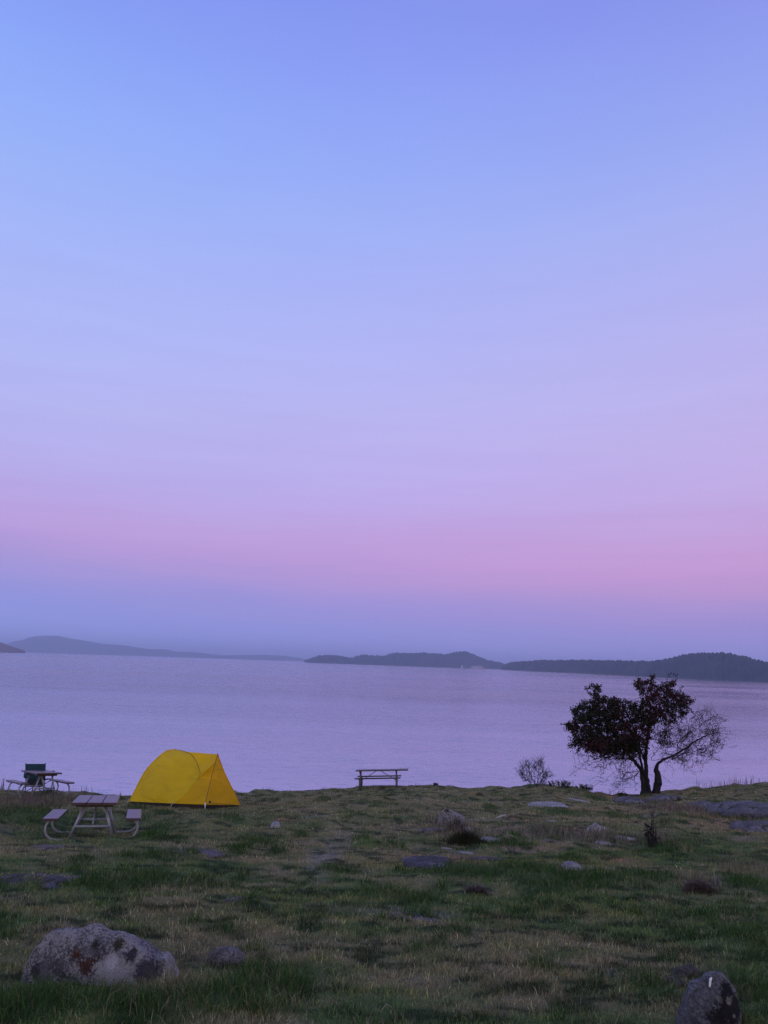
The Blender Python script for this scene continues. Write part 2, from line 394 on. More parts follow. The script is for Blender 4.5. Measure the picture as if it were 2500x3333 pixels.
# ------------------------------------------------------------------ ground colours
COL = dict(g=(.100,.155,.050), dg=(.026,.046,.016), b=(.27,.235,.13), y=(.25,.235,.085), r=(.33,.205,.125), p=(.20,.175,.21), d=(.27,.245,.205), t=(.050,.100,.028), s=(.33,.235,.19))
PATCH = [  # type, x, y, half width, half height on the 1659 wide view of the photo, strength
 ('b',830,1740,900,40,.5),('g',430,1765,160,22,.5),('g',100,1790,150,22,.7),('g',520,1800,130,22,.6),('b',160,1835,170,12,.9),('g',60,1866,210,14,.7),('b',260,1850,170,14,.5),
 ('g',640,1800,70,18,.6),('b',860,1790,120,20,.6),('d',705,1850,38,34,.95),('d',735,1815,34,18,.7),('b',620,1885,120,12,.8),('s',620,1884,45,5,.9),('g',480,1900,200,18,.7),
 ('g',120,1960,160,45,.85),('g',640,1950,200,50,.8),('g',330,2000,120,40,.6),('y',560,1985,110,16,.6),('b',950,2060,230,80,.95),('b',1250,2050,240,50,.9),('b',1200,2115,250,40,.8),
 ('b',880,1930,90,30,.7),('g',1200,1900,260,40,.95),('g',900,1885,110,18,.7),('y',840,1868,90,10,.8),('y',1180,1862,160,9,.7),('y',1250,1968,190,16,.75),('y',1350,1862,90,10,.4),
 ('g',1530,1840,150,30,.85),('g',1600,1900,120,24,.7),('g',1430,1985,110,14,.35),('b',1560,1985,120,14,.8),('g',1290,2010,70,22,.6),('g',1550,2030,110,18,.85),('b',1440,2070,130,25,.85),
 ('g',120,2160,220,90,.95),('g',600,2150,260,80,.9),('g',860,2195,330,30,.85),('b',1130,2165,100,22,.6),('g',1340,2140,120,28,.8),('g',1610,2120,80,60,.7),('g',1180,2205,200,20,.5),
 ('r',1320,1722,130,9,.95),('r',1480,1712,120,9,.85),('r',1500,1755,170,18,.95),('b',1400,1740,300,40,.7),('r',1250,1745,60,5,.8),('r',1570,1790,110,22,.65),('r',1180,1715,70,5,.7),('b',1420,1775,200,12,.6),('r',1120,1768,60,4,.8),
 ('s',1140,1838,80,6,.8),('y',1230,1845,110,9,.5),('s',1600,1812,70,5,.6),('d',1200,1808,180,16,.6),('y',900,1720,220,10,.45),('g',1190,1757,45,6,.8),('g',1430,1768,90,9,.6),
 ('d',680,1762,50,6,.6),('y',1580,1698,90,7,.7),('b',60,2060,60,30,.5),('b',450,2070,120,24,.5),('p',1000,1850,60,8,.5),('r',1090,1990,60,7,.5),('d',900,1975,90,9,.5),
 ('d',120,1893,150,8,.6),('d',420,1835,90,8,.6),('b',1450,2125,60,20,.6),('r',1330,2098,50,8,.6),('d',1330,2112,60,6,.7),('b',330,2140,60,22,.45),
]
TALL = [(328,1806,26,9),(515,1840,26,10),(345,1852,55,11),(600,1843,24,6),(325,1905,60,18),(430,1908,45,12),(525,1899,14,6),(30,1752,70,20),(90,1762,60,16),(250,1728,20,5),
 (1150,1885,110,16),(1260,1900,120,22),(1000,1890,100,16),(1190,1920,80,16),(1400,1900,60,16),(1630,1915,50,20),(1600,2032,50,12),(1520,1985,40,8),(1450,1835,70,14),
 (80,2172,110,26),(215,2180,110,24),(330,2180,120,30),(20,2195,90,30),(560,2120,60,25),(500,2160,100,30),(620,2150,60,30),(1390,2135,60,18),(1640,2150,50,40),(1330,1765,30,7),(1215,1757,40,6),
 (1080,1826,30,8),(1190,1800,60,10),(1285,1726,22,3),(505,1772,24,6),(495,1765,14,4),(1060,1745,18,4),(1262,1710,12,4),(700,1730,18,4),(880,1715,30,3),(1560,1735,20,5)]
DRYTALL = [(1000,1808,70,12),(1190,1806,110,13),(60,1735,90,20),(40,1745,70,22),(1480,1752,80,12),(960,1783,60,9),(1600,1885,70,12),(1505,1905,50,16),(450,2075,60,18),(370,2150,60,22),(100,2090,70,20),(1420,1820,30,20),(1300,1816,90,9)]
def world_ellipse(x, y, a, b):
    c = ground_at(x, y); t = ground_at(x, max(y-b, 1722)); o = ground_at(x, y+b)
    s = view_scale(c)/1.50693
    return c[0], c[1], a/s, max(.25, (t[1]-o[1])/2)
WP = [(k, *world_ellipse(x, y, a, b), st) for k, x, y, a, b, st in PATCH]
WT = [world_ellipse(*q) for q in TALL]; WD = [world_ellipse(*q) for q in DRYTALL]
_r = np.random.default_rng(21)
for _ in range(230):
    y_ = math.sqrt(_r.uniform(9**2, 36**2)); x_ = _r.uniform(-.56, .56)*y_
    WT.append((x_, y_, _r.uniform(.12, .42), _r.uniform(.10, .3)))
for _ in range(60):
    y_ = math.sqrt(_r.uniform(5.5**2, 11**2)); x_ = _r.uniform(-.56, .56)*y_
    WT.append((x_, y_, _r.uniform(.08, .2), _r.uniform(.08, .16)))
for _ in range(260):
    y_ = math.sqrt(_r.uniform(6**2, 36**2)); x_ = _r.uniform(-.56, .56)*y_; t_ = _r.choice(list('bbbyrdgg' if x_ < 3 else 'bbyrrrdg'))
    WP.append((t_, x_, y_, _r.uniform(.2, .95), _r.uniform(.15, .5), _r.uniform(.4, .85) if t_ not in 'd' else _r.uniform(.3, .5)))
def ell(X, Y, e, W, soft=.55):
    out = np.zeros_like(X); k = np.nonzero((np.abs(X-e[0]) < e[2]*2) & (np.abs(Y-e[1]) < e[3]*2.6))[0]
    if len(k) == 0: return out
    wx = X[k] + .45*e[2]*W[0][k]; wy = Y[k] + e[3]*.9*W[1][k]
    q = np.hypot((wx-e[0])/e[2], (wy-e[1])/e[3]); out[k] = 1-sstep(1-soft, 1+soft*.5, q); return out
def fields(X, Y):
    W = (fbm(X*1.3, Y*2.2, o=3, s=40), fbm(X*1.3+50, Y*2.2, o=3, s=41))
    n = fbm(X*.45, Y*.8, o=5, s=60); n2 = fbm(X*1.7, Y*2.6, o=4, s=70)
    g = np.array(COL['g']); bcol = np.array(COL['b'])
    k = sstep(-.15, .25, n*.8+n2*.5)[:, None]
    k = np.clip(k + .62*sstep(13, 24, Y)[:, None], 0, 1)
    c = g*(1-k) + bcol*k
    for (t, cx, cy, a, b, st) in WP:
        wgt = (ell(X, Y, (cx, cy, a, b), W, .7)*st*np.clip(.85+.9*n2, 0, 1))[:, None]
        c = c*(1-wgt) + np.array(COL[t])*wgt
    # small scale mottling: dark green patches, tufts, straw
    n3 = fbm(X*3.3, Y*6.5, o=4, s=80)
    yk = sstep(.1, .45, n3)[:, None]*.5; c = c*(1-yk) + np.array(COL['y'])*1.0*yk
    dk = sstep(.06, .34, -n3)[:, None]*.85; c = c*(1-dk) + np.array(COL['dg'])*dk
    T = np.zeros_like(X); D = np.zeros_like(X)
    for e in WT: T = np.maximum(T, ell(X, Y, e, W))
    for e in WD: D = np.maximum(D, ell(X, Y, e, W))
    nt_ = np.clip(fbm(X*1.3, Y*2.2, o=3, s=90)-.25, 0, 1)*1.3
    T = np.clip(np.maximum(T*(.75+.5*n2), nt_*sstep(6, 9, Y)), 0, 1)
    tk = (T*.75)[:, None]; c = c*(1-tk) + np.array(COL['t'])*tk
    bare = np.zeros_like(X)
    for (t, cx, cy, a, b, st) in WP:
        if t in 'dps': bare = np.maximum(bare, ell(X, Y, (cx, cy, a, b), W, .5)*st)
    return c, T, D, bare

# ground sheet
xs = np.concatenate([np.linspace(-220, -26, 60)[:-1], np.linspace(-26, -8, 181)[:-1], np.linspace(-8, 8, 321)[:-1], np.linspace(8, 26, 181)[:-1], np.linspace(26, 220, 60)])
ys = np.concatenate([np.linspace(-120, 4, 60)[:-1], np.linspace(4, 16, 241)[:-1], np.linspace(16, 40, 301)[:-1], np.linspace(40, 80, 60)])
XX, YY = np.meshgrid(xs, ys); xf, yf = XX.ravel(), YY.ravel()
zf = zt(xf, yf)
gc, gT, gD, gB = fields(xf, yf)
bank = sstep(.2, 1.5, yf - np.interp(np.clip(xf/np.maximum(yf, 4), -1.2, 1.2), E_ang, E_d))[:, None]
gc = gc*(1-bank) + np.array((.12, .10, .09))*bank
zf = zf + .05*gT
nx, ny = len(xs), len(ys)
i = (np.arange(ny-1)[:, None]*nx + np.arange(nx-1)[None, :]).ravel()
Fq = np.stack([i, i+1, i+nx+1, i+nx], 1)
ground = build('ground', np.stack([xf, yf, zf], 1), Fq, ground_material(), smooth=True, col=gc*.75)
tag(ground, kind='structure')

# ------------------------------------------------------------------ grass
def blades(x, y, h, wd, lean, col, seg=2, curl=None, base_z=None):
    n = len(x); z = zt(x, y) + (base_z if base_z is not None else 0)
    th = RNG.uniform(0, 2*np.pi, n); la = RNG.uniform(0, 2*np.pi, n)
    ax, ay = np.cos(th)*wd/2, np.sin(th)*wd/2
    lx, ly = np.cos(la)*lean*h, np.sin(la)*lean*h
    def at(t, bend): return x+lx*bend, y+ly*bend, z-.01+h*t
    b0 = at(0, 0); b2 = at(1-.25*np.clip(lean, 0, 1), 1)
    if seg == 2:
        b1 = at(.6, .35)
        V = np.stack([np.stack([b0[0]-ax, b0[1]-ay, b0[2]], 1), np.stack([b0[0]+ax, b0[1]+ay, b0[2]], 1),
                      np.stack([b1[0]+ax*.8, b1[1]+ay*.8, b1[2]], 1), np.stack([b1[0]-ax*.8, b1[1]-ay*.8, b1[2]], 1), np.stack(b2, 1)], 1).reshape(-1, 3)
        k = np.arange(n)*5
        Fc = np.concatenate([np.stack([k, k+1, k+2], 1), np.stack([k, k+2, k+3], 1), np.stack([k+3, k+2, k+4], 1)], 0)
        return V, Fc, np.repeat(col, 5, 0)
    V = np.stack([np.stack([b0[0]-ax, b0[1]-ay, b0[2]], 1), np.stack([b0[0]+ax, b0[1]+ay, b0[2]], 1), np.stack(b2, 1)], 1).reshape(-1, 3)
    k = np.arange(n)*3
    return V, np.stack([k, k+1, k+2], 1), np.repeat(col, 3, 0)
def join(parts):
    V = []; Fc = []; Cc = []; n = 0
    for v, f, c in parts:
        V.append(v); Fc.append(f+n); Cc.append(c); n += len(v)
    return np.concatenate(V), np.concatenate(Fc), np.concatenate(Cc)
def scatter(y0, y1, dens, margin=1.18):
    # even density over the wedge of ground that can be seen, with a margin each side
    half = .515*margin
    n = int(dens*half*(y1*y1-y0*y0)); y = np.sqrt(RNG.uniform(y0*y0, y1*y1, n)); x = RNG.uniform(-half, half, n)*y
    return x, y
parts = []
STRAW = np.array((.33, .28, .17)); 
for (y0, y1, dens, wd, hh, seg) in [(5.0, 7.5, 4200, .0045, .055, 2), (7.5, 10.5, 3000, .0055, .055, 2), (10.5, 16, 1700, .008, .055, 1), (16, 24, 900, .012, .055, 1), (24, 37.5, 420, .02, .05, 1)]:
    x, y = scatter(y0, y1, dens)
    c, T, D, B = fields(x, y)
    d = np.interp(np.clip(x/np.maximum(y, 4), -1.2, 1.2), E_ang, E_d)
    cl = fbm(x*5, y*5, o=2, s=101)
    keep = (RNG.uniform(0, 1, len(x)) < np.clip((.8+.6*cl)*(1-.93*B), .04, 1)) & (y < d+.5)
    x, y, c, T, D, cl = x[keep], y[keep], c[keep], T[keep], D[keep], cl[keep]
    n = len(x)
    h = hh*RNG.uniform(.45, 1.3, n)*(1+.4*cl) * (1+2.1*T*RNG.uniform(.4, 1, n)) * (1+1.5*D*(RNG.uniform(0, 1, n) < .4))
    dd = d[keep]-y; h *= 1-.45*(1-sstep(.5, 2.5, dd))
    jit = 1.12*np.exp(RNG.normal(0, .48, (n, 1))); hue = RNG.uniform(.88, 1.12, (n, 3))
    cc = c*jit*hue
    st = (RNG.uniform(0, 1, n) < .11+.45*D)[:, None]
    cc = np.where(st, STRAW*RNG.uniform(.5, 1.1, (n, 1)), cc)
    parts.append(blades(x, y, h, wd*RNG.uniform(.7, 1.4, n), RNG.uniform(.15, 1.0, n), cc, seg))
# extra blades in the long tufts
for (cx, cy, a, b) in WT:
    den = 1600 if cy < 9 else (700 if cy < 16 else 260)
    n = int(den*a*b*3.0*(1 if a > .45 or cy < 9 else 1.6))
    x = cx + RNG.normal(0, .55, n)*a; y = cy + RNG.normal(0, .55, n)*b
    d = np.interp(np.clip(x/np.maximum(y, 4), -1.2, 1.2), E_ang, E_d); k = (y < d) & (y > 4.6); x, y = x[k], y[k]; n = len(x)
    q = np.exp(-(((x-cx)/a)**2+((y-cy)/b)**2)*.8)
    g = np.array(COL['t'])*RNG.uniform(.6, 1.5, (n, 1))*RNG.uniform(.9, 1.1, (n, 3))
    st = (RNG.uniform(0, 1, n) < .06)[:, None]; g = np.where(st, STRAW*.8, g)
    parts.append(blades(x, y, (.06+.11*q)*RNG.uniform(.5, 1.25, n)*(1.15 if cy < 9 else 1), (.0055 if cy < 9 else .009 if cy < 16 else .016)*RNG.uniform(.7, 1.3, n), RNG.uniform(.1, .9, n), g, 2 if cy < 16 else 1))
V, Fc, Cc = join(parts)
print('grass tris', len(Fc))
MG = blade_material('grass blades', .3)
grass = build('grass', V, Fc, MG, col=Cc); tag(grass, 'short green and straw coloured grass covering the headland', 'grass', kind='stuff')
# dry stalks
parts = []
for (cx, cy, a, b) in WD:
    n = int((150 if cy > 16 else 260)*a*b*2)
    x = cx + RNG.normal(0, .5, n)*a; y = cy + RNG.normal(0, .5, n)*b; k = (y > 4.6); x, y = x[k], y[k]; n = len(x)
    g = np.array((.17, .14, .115))*RNG.uniform(.4, 1.5, (n, 1))
    parts.append(blades(x, y, RNG.uniform(.1, .34, n)*(1 if cy > 12 else .75), (.014 if cy > 16 else .0055)*RNG.uniform(.6, 1.2, n), RNG.uniform(.1, .8, n), g, 2))
SK = [(1530,1700,.55,30,26),(1600,1695,.6,34,30),(1568,1698,.4,18,22),(1330,1716,.4,12,30),(1250,1704,.4,16,20),(1272,1712,.35,10,10),(190,1716,.35,6,8),(245,1716,.3,6,20),(12,1706,.5,20,14),(1640,1692,.3,10,14),(930,1696,.16,14,50),(1010,1703,.14,12,60),(620,1709,.14,10,40)]
for (dx, dy, hmax, n, sp) in SK:
    y = np.full(n, float(np.interp(PD(dx, dy, 30)[0]/30, E_ang, E_d))-.35)+RNG.uniform(-.4, .3, n)
    s = view_scale(PD(dx, dy, y[0]))/1.50693
    x = PD(dx, dy, y[0])[0] + RNG.uniform(-1, 1, n)*sp/s
    g = np.array((.20, .13, .12))*RNG.uniform(.4, 1.3, (n, 1))
    parts.append(blades(x, y, RNG.uniform(.3, 1, n)*hmax, np.full(n, .018), RNG.uniform(0, .22, n), g, 2))
# pale single straws in the foreground
for (dx, dy, hh) in [(142,2000,.16),(135,2000,.12),(122,2005,.1),(372,2052,.3),(368,2052,.22),(1415,2060,.1),(640,2180,.1),(870,2050,.07),(970,2120,.06)]:
    g = ground_at(dx, dy); n = 2
    parts.append(blades(g[0]+RNG.uniform(-.02, .02, n), g[1]+RNG.uniform(-.02, .02, n), np.full(n, hh*1.3), np.full(n, .007), RNG.uniform(.1, .4, n), np.tile(np.array((.33, .31, .2)), (n, 1)), 2))
V, Fc, Cc = join(parts)
ds = build('dry_grass', V, Fc, MG, col=Cc); tag(ds, 'pale dead grass stalks standing in the turf and along the skyline', 'dry grass', kind='stuff')

# ------------------------------------------------------------------ sea
rr = np.array([20, 40, 60, 90, 150, 300, 700, 1500, 3000, 6000, 12000, 25000, 45000.0])
na = 128; th = np.linspace(0, 2*np.pi, na, endpoint=False)
Vw = [np.array([[0, 0, WATER_Z]])] + [np.stack([np.cos(th)*r, np.sin(th)*r+20, np.full(na, WATER_Z)], 1) for r in rr]
Fw = [(0, 1+k, 1+(k+1) % na) for k in range(na)]
for q in range(len(rr)-1):
    for k in range(na): Fw.append((1+q*na+k, 1+(q+1)*na+k, 1+(q+1)*na+(k+1) % na, 1+q*na+(k+1) % na))
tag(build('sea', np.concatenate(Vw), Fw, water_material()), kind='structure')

# ------------------------------------------------------------------ far shores
def k7(u, v): return (u/1.3272, 2040+v/1.3272)
def k8(u, v): return (1250+u/1.3272, 2080+v/1.3272)
def hills(name, top, dist, depth, m, trees=0., seed=0, n=700, nc=26):
    """top: photo pixels of the ridge; dist(px): distance of the near shore; depth: metres from shore to back"""
    top = np.array(top); px = np.linspace(top[0, 0], top[-1, 0], n); py = np.interp(px, top[:, 0], top[:, 1])
    V = []
    for i_, (a, b) in enumerate(zip(px, py)):
        d = dist(a); rp = ray(a, b); rdg = CAM + rp*((d+depth*.45)/rp[1])
        H = max(rdg[2]-WATER_Z, .5); dirx = rp[0]/rp[1]
        for j in range(nc):
            t = j/(nc-1); yy = d + depth*t
            s = math.sin(math.pi*min(t/.9, 1)) if t < .45 else math.cos((t-.45)/.55*math.pi/2)
            s = (math.sin(t/.45*math.pi/2))**.8 if t < .45 else s
            V.append((dirx*yy, yy, WATER_Z-1+(H+1)*s))
    V = np.array(V)
    f = fbm(V[:, 0]/(depth*.12), V[:, 1]/(depth*.12), o=4, s=seed)
    t = np.tile(np.arange(nc)/(nc-1), n); up = np.clip((V[:, 2]-WATER_Z), 0, None)
    hmax = up.reshape(n, nc).max(1).repeat(nc)
    V[:, 2] += np.where(np.abs(t-.45) < .06, 0, .10*f*up*np.clip((t/.2), 0, 1))
    V[:, 1] += depth*.03*fbm(V[:, 0]/(depth*.2), V[:, 0]*0, o=3, s=seed+5)
    if trees:
        V[:, 2] += trees*np.abs(fbm(V[:, 0]/(trees*1.2), V[:, 1]/(trees*3), o=3, s=seed+9))*2*(up > trees*.5)
    i_ = (np.arange(n-1)[:, None]*nc + np.arange(nc-1)[None, :]).ravel()
    return tag(build(name, V, np.stack([i_, i_+nc, i_+nc+1, i_+1], 1), m, smooth=not trees), kind='structure')
MT = [k7(*q) for q in [(-60,100),(0,82),(30,72),(60,63),(100,57),(130,47),(155,41),(200,39),(255,39.5),(300,50),(350,57),(400,66),(450,75),(500,77),(560,84),(610,92),(650,97),(690,97),(720,98),(760,108),(800,108),(850,111),(900,117),(960,122.5),(1000,123),(1080,122),(1150,122),(1200,124),(1240,127),(1290,134),(1340,143),(1420,147),(1550,150)]]
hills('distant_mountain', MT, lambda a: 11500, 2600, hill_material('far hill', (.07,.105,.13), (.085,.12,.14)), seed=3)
HD = [k7(*q) for q in [(-160,50),(-60,55),(0,68),(18,72),(30,78),(50,84),(75,93),(88,97),(100,100),(112,106)]]
hills('headland', HD, lambda a: 5200, 500, hill_material('red headland', (.10,.05,.05), (.16,.08,.07)), seed=5, n=200)
MI = [k7(*q) for q in [(1315,147),(1330,143),(1350,138),(1370,130),(1385,126),(1440,126),(1480,132),(1520,139.5),(1540,131),(1570,126),(1610,127),(1659,129)]] + \
     [k8(*q) for q in [(8,73),(30,66),(60,62.5),(120,64),(170,62.5),(220,66),(270,70),(290,64),(310,60),(330,57.5),(350,57.5),(370,64),(390,72),(415,82),(440,93),(470,99),(500,104),(515,110),(540,124)]]
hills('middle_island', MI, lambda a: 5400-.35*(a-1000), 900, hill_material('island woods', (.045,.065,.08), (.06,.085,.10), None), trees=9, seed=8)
RI = [k8(*q) for q in [(500,131),(508,126),(515,117),(535,108),(560,103),(600,100),(640,97),(690,94.5),(770,96),(850,94),(930,96),(1000,98),(1080,100),(1160,101),(1200,95),(1240,89),(1270,80),(1300,73),(1325,68),(1350,65),(1400,66),(1450,67),(1480,68),(1510,73),(1540,79),(1570,88),(1620,98),(1659,105),(1720,112),(1900,118),(2200,124),(2500,140)]]
_wl = np.array([k8(*q) for q in [(480,131.5),(840,147),(1160,163),(1400,174.5),(1659,186),(2500,222)]])
def dist_right(a):
    r = ray(a, float(np.interp(a, _wl[:, 0], _wl[:, 1]))); return float(np.clip(-14.0/(r[2]/r[1]), 900, 4200))
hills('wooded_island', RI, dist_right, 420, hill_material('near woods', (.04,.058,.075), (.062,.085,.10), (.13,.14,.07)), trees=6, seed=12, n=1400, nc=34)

# pale bluff and boat far off on the middle island
bp = P(*k8(338, 119), 5150); bp[2] = WATER_Z
eb = empty('sailing_boat', Matrix.Translation(Vector(bp)), 'tiny white sailing boat far off in front of the middle island', 'boat')
MBo = simple_material('boat white', (.8,.8,.8), .4, 0, .05)
q = MB(); q.add([(-9,0,-.3),(9,0,-.3),(11,0,2),(-9.5,0,2),(-8,-2.6,2),(8,-2.6,2),(-8,2.6,2),(8,2.6,2),(0,-1.6,-.3),(0,1.6,-.3)],
  [(0,8,4,3),(8,1,5,4),(1,2,5),(0,3,6,9),(9,6,7,1),(1,7,2),(3,4,5,2,7,6),(0,9,1,8)]); q.build('hull', MBo, eb)
q = MB().tube([(1,0,2),(1,0,24)], .25, 6); q.build('mast', MBo, eb)
q = MB(); q.add([(.6,0,4),(-8,.6,4),(.6,0,23),(.8,.5,4),(-7.5,1.0,4.2)], [(0,1,2),(3,2,4),(0,3,4,1),(0,2,3),(1,4,2)]); q.build('sail', MBo, eb)
bb = []
for k in range(24):
    t = k/23; s = math.sin(math.pi*t)**.6
    for j in range(6):
        a = P(*k8(372+62*t, 124), 5060 + 14*j)
        bb.append((a[0], a[1], WATER_Z-.5 + s*(22+8*vnoise(np.array([t*9]), np.array([j*.3]))[0])*(j/5)))
Fb = [(k*6+j, (k+1)*6+j, (k+1)*6+j+1, k*6+j+1) for k in range(23) for j in range(5)]
tag(build('sea_cliff', bb, Fb, hill_material('pale bluff', (.30,.22,.2), (.42,.32,.3))), 'pale pinkish bluff at the foot of the middle island', 'cliff', kind='structure')

# ------------------------------------------------------------------ picnic tables
M_top = wood_material('weathered stained boards', (.085,.046,.054), (.045,.022,.028), .30)
M_brd = M_top
M_pipe = simple_material('galvanised pipe', (.30,.31,.34), .42, .35, .15, 9)
def arc(c, r, a0, a1, n, y):
    return [(c[0]+r*math.cos(t), y, c[1]+r*math.sin(t)) for t in np.linspace(a0, a1, n)]
M_brd2 = wood_material('dark boards', (.035,.02,.026), (.018,.01,.014), .4)  # darker boards and pipe, used on the side-on table alone
M_pipe2 = simple_material('dark pipe', (.13,.125,.14), .5, .3, .25, 9)
def picnic_table(M, label, W=.86, Lt=(-.92, .92), Ls=.92, yf=.6, H=T_H, M_top=M_top, M_brd=M_top, M_pipe=M_pipe):
    e = empty('picnic_table', M, label, 'picnic table', 'picnic tables on the headland')
    L = Lt[1]-Lt[0]; yc = (Lt[0]+Lt[1])/2; bw = (W-.03)/3
    q = MB()
    for k in (-1, 0, 1): q.box((k*(bw+.015), yc, H-.022), (bw, L, .044), bev=.005)
    q.build('tabletop', M_top, e)
    for s in (-1, 1):
        MB().box((s*.765, 0, .425), (.285, 2*Ls, .045), bev=.005).build('seat', M_brd, e)
    for sy in (-1, 1):
        y = sy*yf
        MB().box((0, y, H-.044-.032), (W-.14, .07, .06), bev=.004).build('cleat', M_brd, e)
        for s in (-1, 1):
            MB().tube([(s*.20, y, H-.105), (s*.43, y, -.03)], .027, 10).build('leg', M_pipe, e, True)
            # bench support: curls out from under the seat and back to the leg foot
            p = [(s*.76, y, .395), (s*.815, y, .35), (s*.855, y, .28), (s*.862, y, .2), (s*.835, y, .12), (s*.775, y, .06), (s*.70, y, .03), (s*.60, y, .018), (s*.42, y, .016)]
            MB().tube(p, .025, 10).build('bench_bracket', M_pipe, e, True)
            MB().box((s*.80, y, .396), (.24, .07, .014)).build('seat_plate', M_pipe, e)
        MB().tube([(-.335, y+.035*sy, .27), (.335, y+.035*sy, .27)], .026, 8).build('crossbar', M_pipe, e, True)
        MB().tube([(.0, y*.96, .30), (0.0, sy*.12, H-.07)], .013, 8).build('brace', M_pipe, e, True)
    return e
picnic_table(M1, 'picnic table with three wide boards and curved pipe legs, nearest to the camera', W=TW1)
picnic_table(M2 @ S2, 'picnic table with the teal camp chair behind it, at the left edge of the bank')
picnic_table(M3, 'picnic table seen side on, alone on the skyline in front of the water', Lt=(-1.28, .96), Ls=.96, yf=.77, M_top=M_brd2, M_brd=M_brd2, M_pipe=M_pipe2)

# camp chair, facing the sea
M_cf = simple_material('chair fabric', (.008,.045,.075), .8, 0, .3, 20); M_cd = simple_material('dark chair cloth', (.008,.016,.03), .85, 0, .2, 20)
M_fr = simple_material('chair frame', (.03,.035,.05), .5, .4, .1)
cg = P(*c2(405, 545), 25.0); cg[2] = float(zt(cg[0], cg[1]))
base_row = P(*c2(405, 545), 25.0)
Mc = frame_from(cg, (math.cos(-.06), math.sin(-.06), .04), (math.sin(.06), math.cos(.06), -.09))
ch = empty('camp_chair', Mc, 'dark teal folding camp chair behind the far left picnic table, facing the sea', 'chair')
q = MB()
V = []; nu, nv = 9, 7
for a in range(nu):
    for b in range(nv):
        u = a/(nu-1)*2-1; v = b/(nv-1)
        V.append((u*.31, -.26+.05*(1-u*u)*-1-.10*v, .42+.46*v))
q.add(V, [(a*nv+b, (a+1)*nv+b, (a+1)*nv+b+1, a*nv+b+1) for a in range(nu-1) for b in range(nv-1)])
q.add([(x, y+.018, z) for x, y, z in V], [(a*nv+b+1, (a+1)*nv+b+1, (a+1)*nv+b, a*nv+b) for a in range(nu-1) for b in range(nv-1)])
q.build('backrest', M_cf, ch, True)
MB().box((0, 0, .40), (.6, .5, .03), bev=.01).build('seat', M_cd, ch)
MB().box((0, -.285, .30), (.52, .02, .22), bev=.008).build('back_panel', M_cd, ch)
MB().box((-.37, -.02, .54), (.10, .44, .19), bev=.03).build('side_pocket', M_cf, ch)
for s in (-1, 1):
    MB().tube([(s*.32, -.37, .90), (s*.31, -.25, .40), (s*.30, -.2, .0)], .014, 6).build('post', M_fr, ch, True)
    MB().tube([(s*.31, .26, .62), (s*.31, .26, .0)], .014, 6).build('leg', M_fr, ch, True)
    MB().box((s*.33, .0, .64), (.06, .5, .025), bev=.008).build('armrest', M_cd, ch)
MB().tube([(-.3, -.24, .03), (.3, -.22, .38)], .011, 6).build('cross_strut', M_fr, ch, True)
for q_ in ([(.3, -.25, .03), (-.3, -.25, .38)], [(-.3, .26, .03), (.3, .26, .38)], [(.3, .275, .03), (-.3, .275, .38)]): MB().tube(q_, .011, 6).build('cross_strut', M_fr, ch, True)

# ------------------------------------------------------------------ tent
ORG = tb[0]*.5 + tb[2]*.5
te = empty('tent', Matrix.Translation(Vector(ORG)), 'bright yellow dome tent with a pointed vestibule on the right, pitched above the bank', 'tent')
YEL = (.96, .68, .014)
M_y1 = tent_material('yellow fly', YEL, .5); M_y2 = tent_material('amber fly', (.97, .62, .012), .58); M_seam = simple_material('tent seam', (.22,.12,.01), .6, 0, .1)
M_navy = simple_material('navy floor', (.012,.012,.03), .6, 0, .2); M_white = simple_material('white pole foot', (.85,.85,.82), .35, 0, .03); M_red = simple_material('pole tip', (.25,.06,.05), .4, 0, .05)
def Q(u, v, dy): return P(*c3(u, v), DT+dy) - ORG
def gp_(x, y, up=0): return np.array([x, y, float(zt(x+ORG[0], y+ORG[1]))-ORG[2]+up])
def curve(pts, n):                      # smooth resample through points (Catmull-Rom)
    pts = [np.array(p, float) for p in pts]; pp = [2*pts[0]-pts[1]] + pts + [2*pts[-1]-pts[-2]]
    out = []
    for i_ in range(1, len(pp)-2):
        for k in range(12):
            t = k/12; a, b, c, d = pp[i_-1:i_+3]
            out.append(.5*((2*b)+(-a+c)*t+(2*a-5*b+4*c-d)*t*t+(-a+3*b-3*c+d)*t**3))
    out.append(pts[-1]); out = np.array(out)
    s = np.concatenate([[0], np.cumsum(np.linalg.norm(np.diff(out, axis=0), axis=1))])
    t = np.linspace(0, s[-1], n); return np.stack([np.interp(t, s, out[:, k]) for k in range(3)], 1)
def loft(c1, c2_, nu, bulge=None, wr=0.0, seed=0):
    nv = len(c1); V = []
    for i_ in range(nu):
        t = i_/(nu-1)
        for j in range(nv):
            p = c1[j]*(1-t) + c2_[j]*t
            if bulge is not None: p = p + np.array(bulge)*math.sin(math.pi*t)*math.sin(math.pi*min(1, (j+.3)/(nv-1)))
            V.append(p)
    V = np.array(V)
    if wr:
        tt = np.repeat(np.arange(nu)/(nu-1), nv); m_ = np.sin(np.pi*tt)
        V[:, 1] += wr*m_*fbm(V[:, 0]*4, V[:, 2]*4, o=3, s=seed)
    Fc = np.array([(a*nv+b, (a+1)*nv+b, (a+1)*nv+b+1, a*nv+b+1) for a in range(nu-1) for b in range(nv-1)])
    return V, Fc
Lc = Q(155, 786, 0); Mc_ = Q(700, 812, -.52)
peak = Q(715, 147, .85)
left_arc = curve([Lc, Q(320, 460, .35), Q(450, 300, .55), Q(600, 172, .76), peak], 40)
right_arc_full = curve([Mc_, Q(800, 735, -.5), Q(905, 620, -.36), Q(1012, 480, -.08), Q(1016, 400, .12), Q(950, 250, .48), Q(850, 176, .72), peak], 60)
ra = curve(list(right_arc_full), 40)
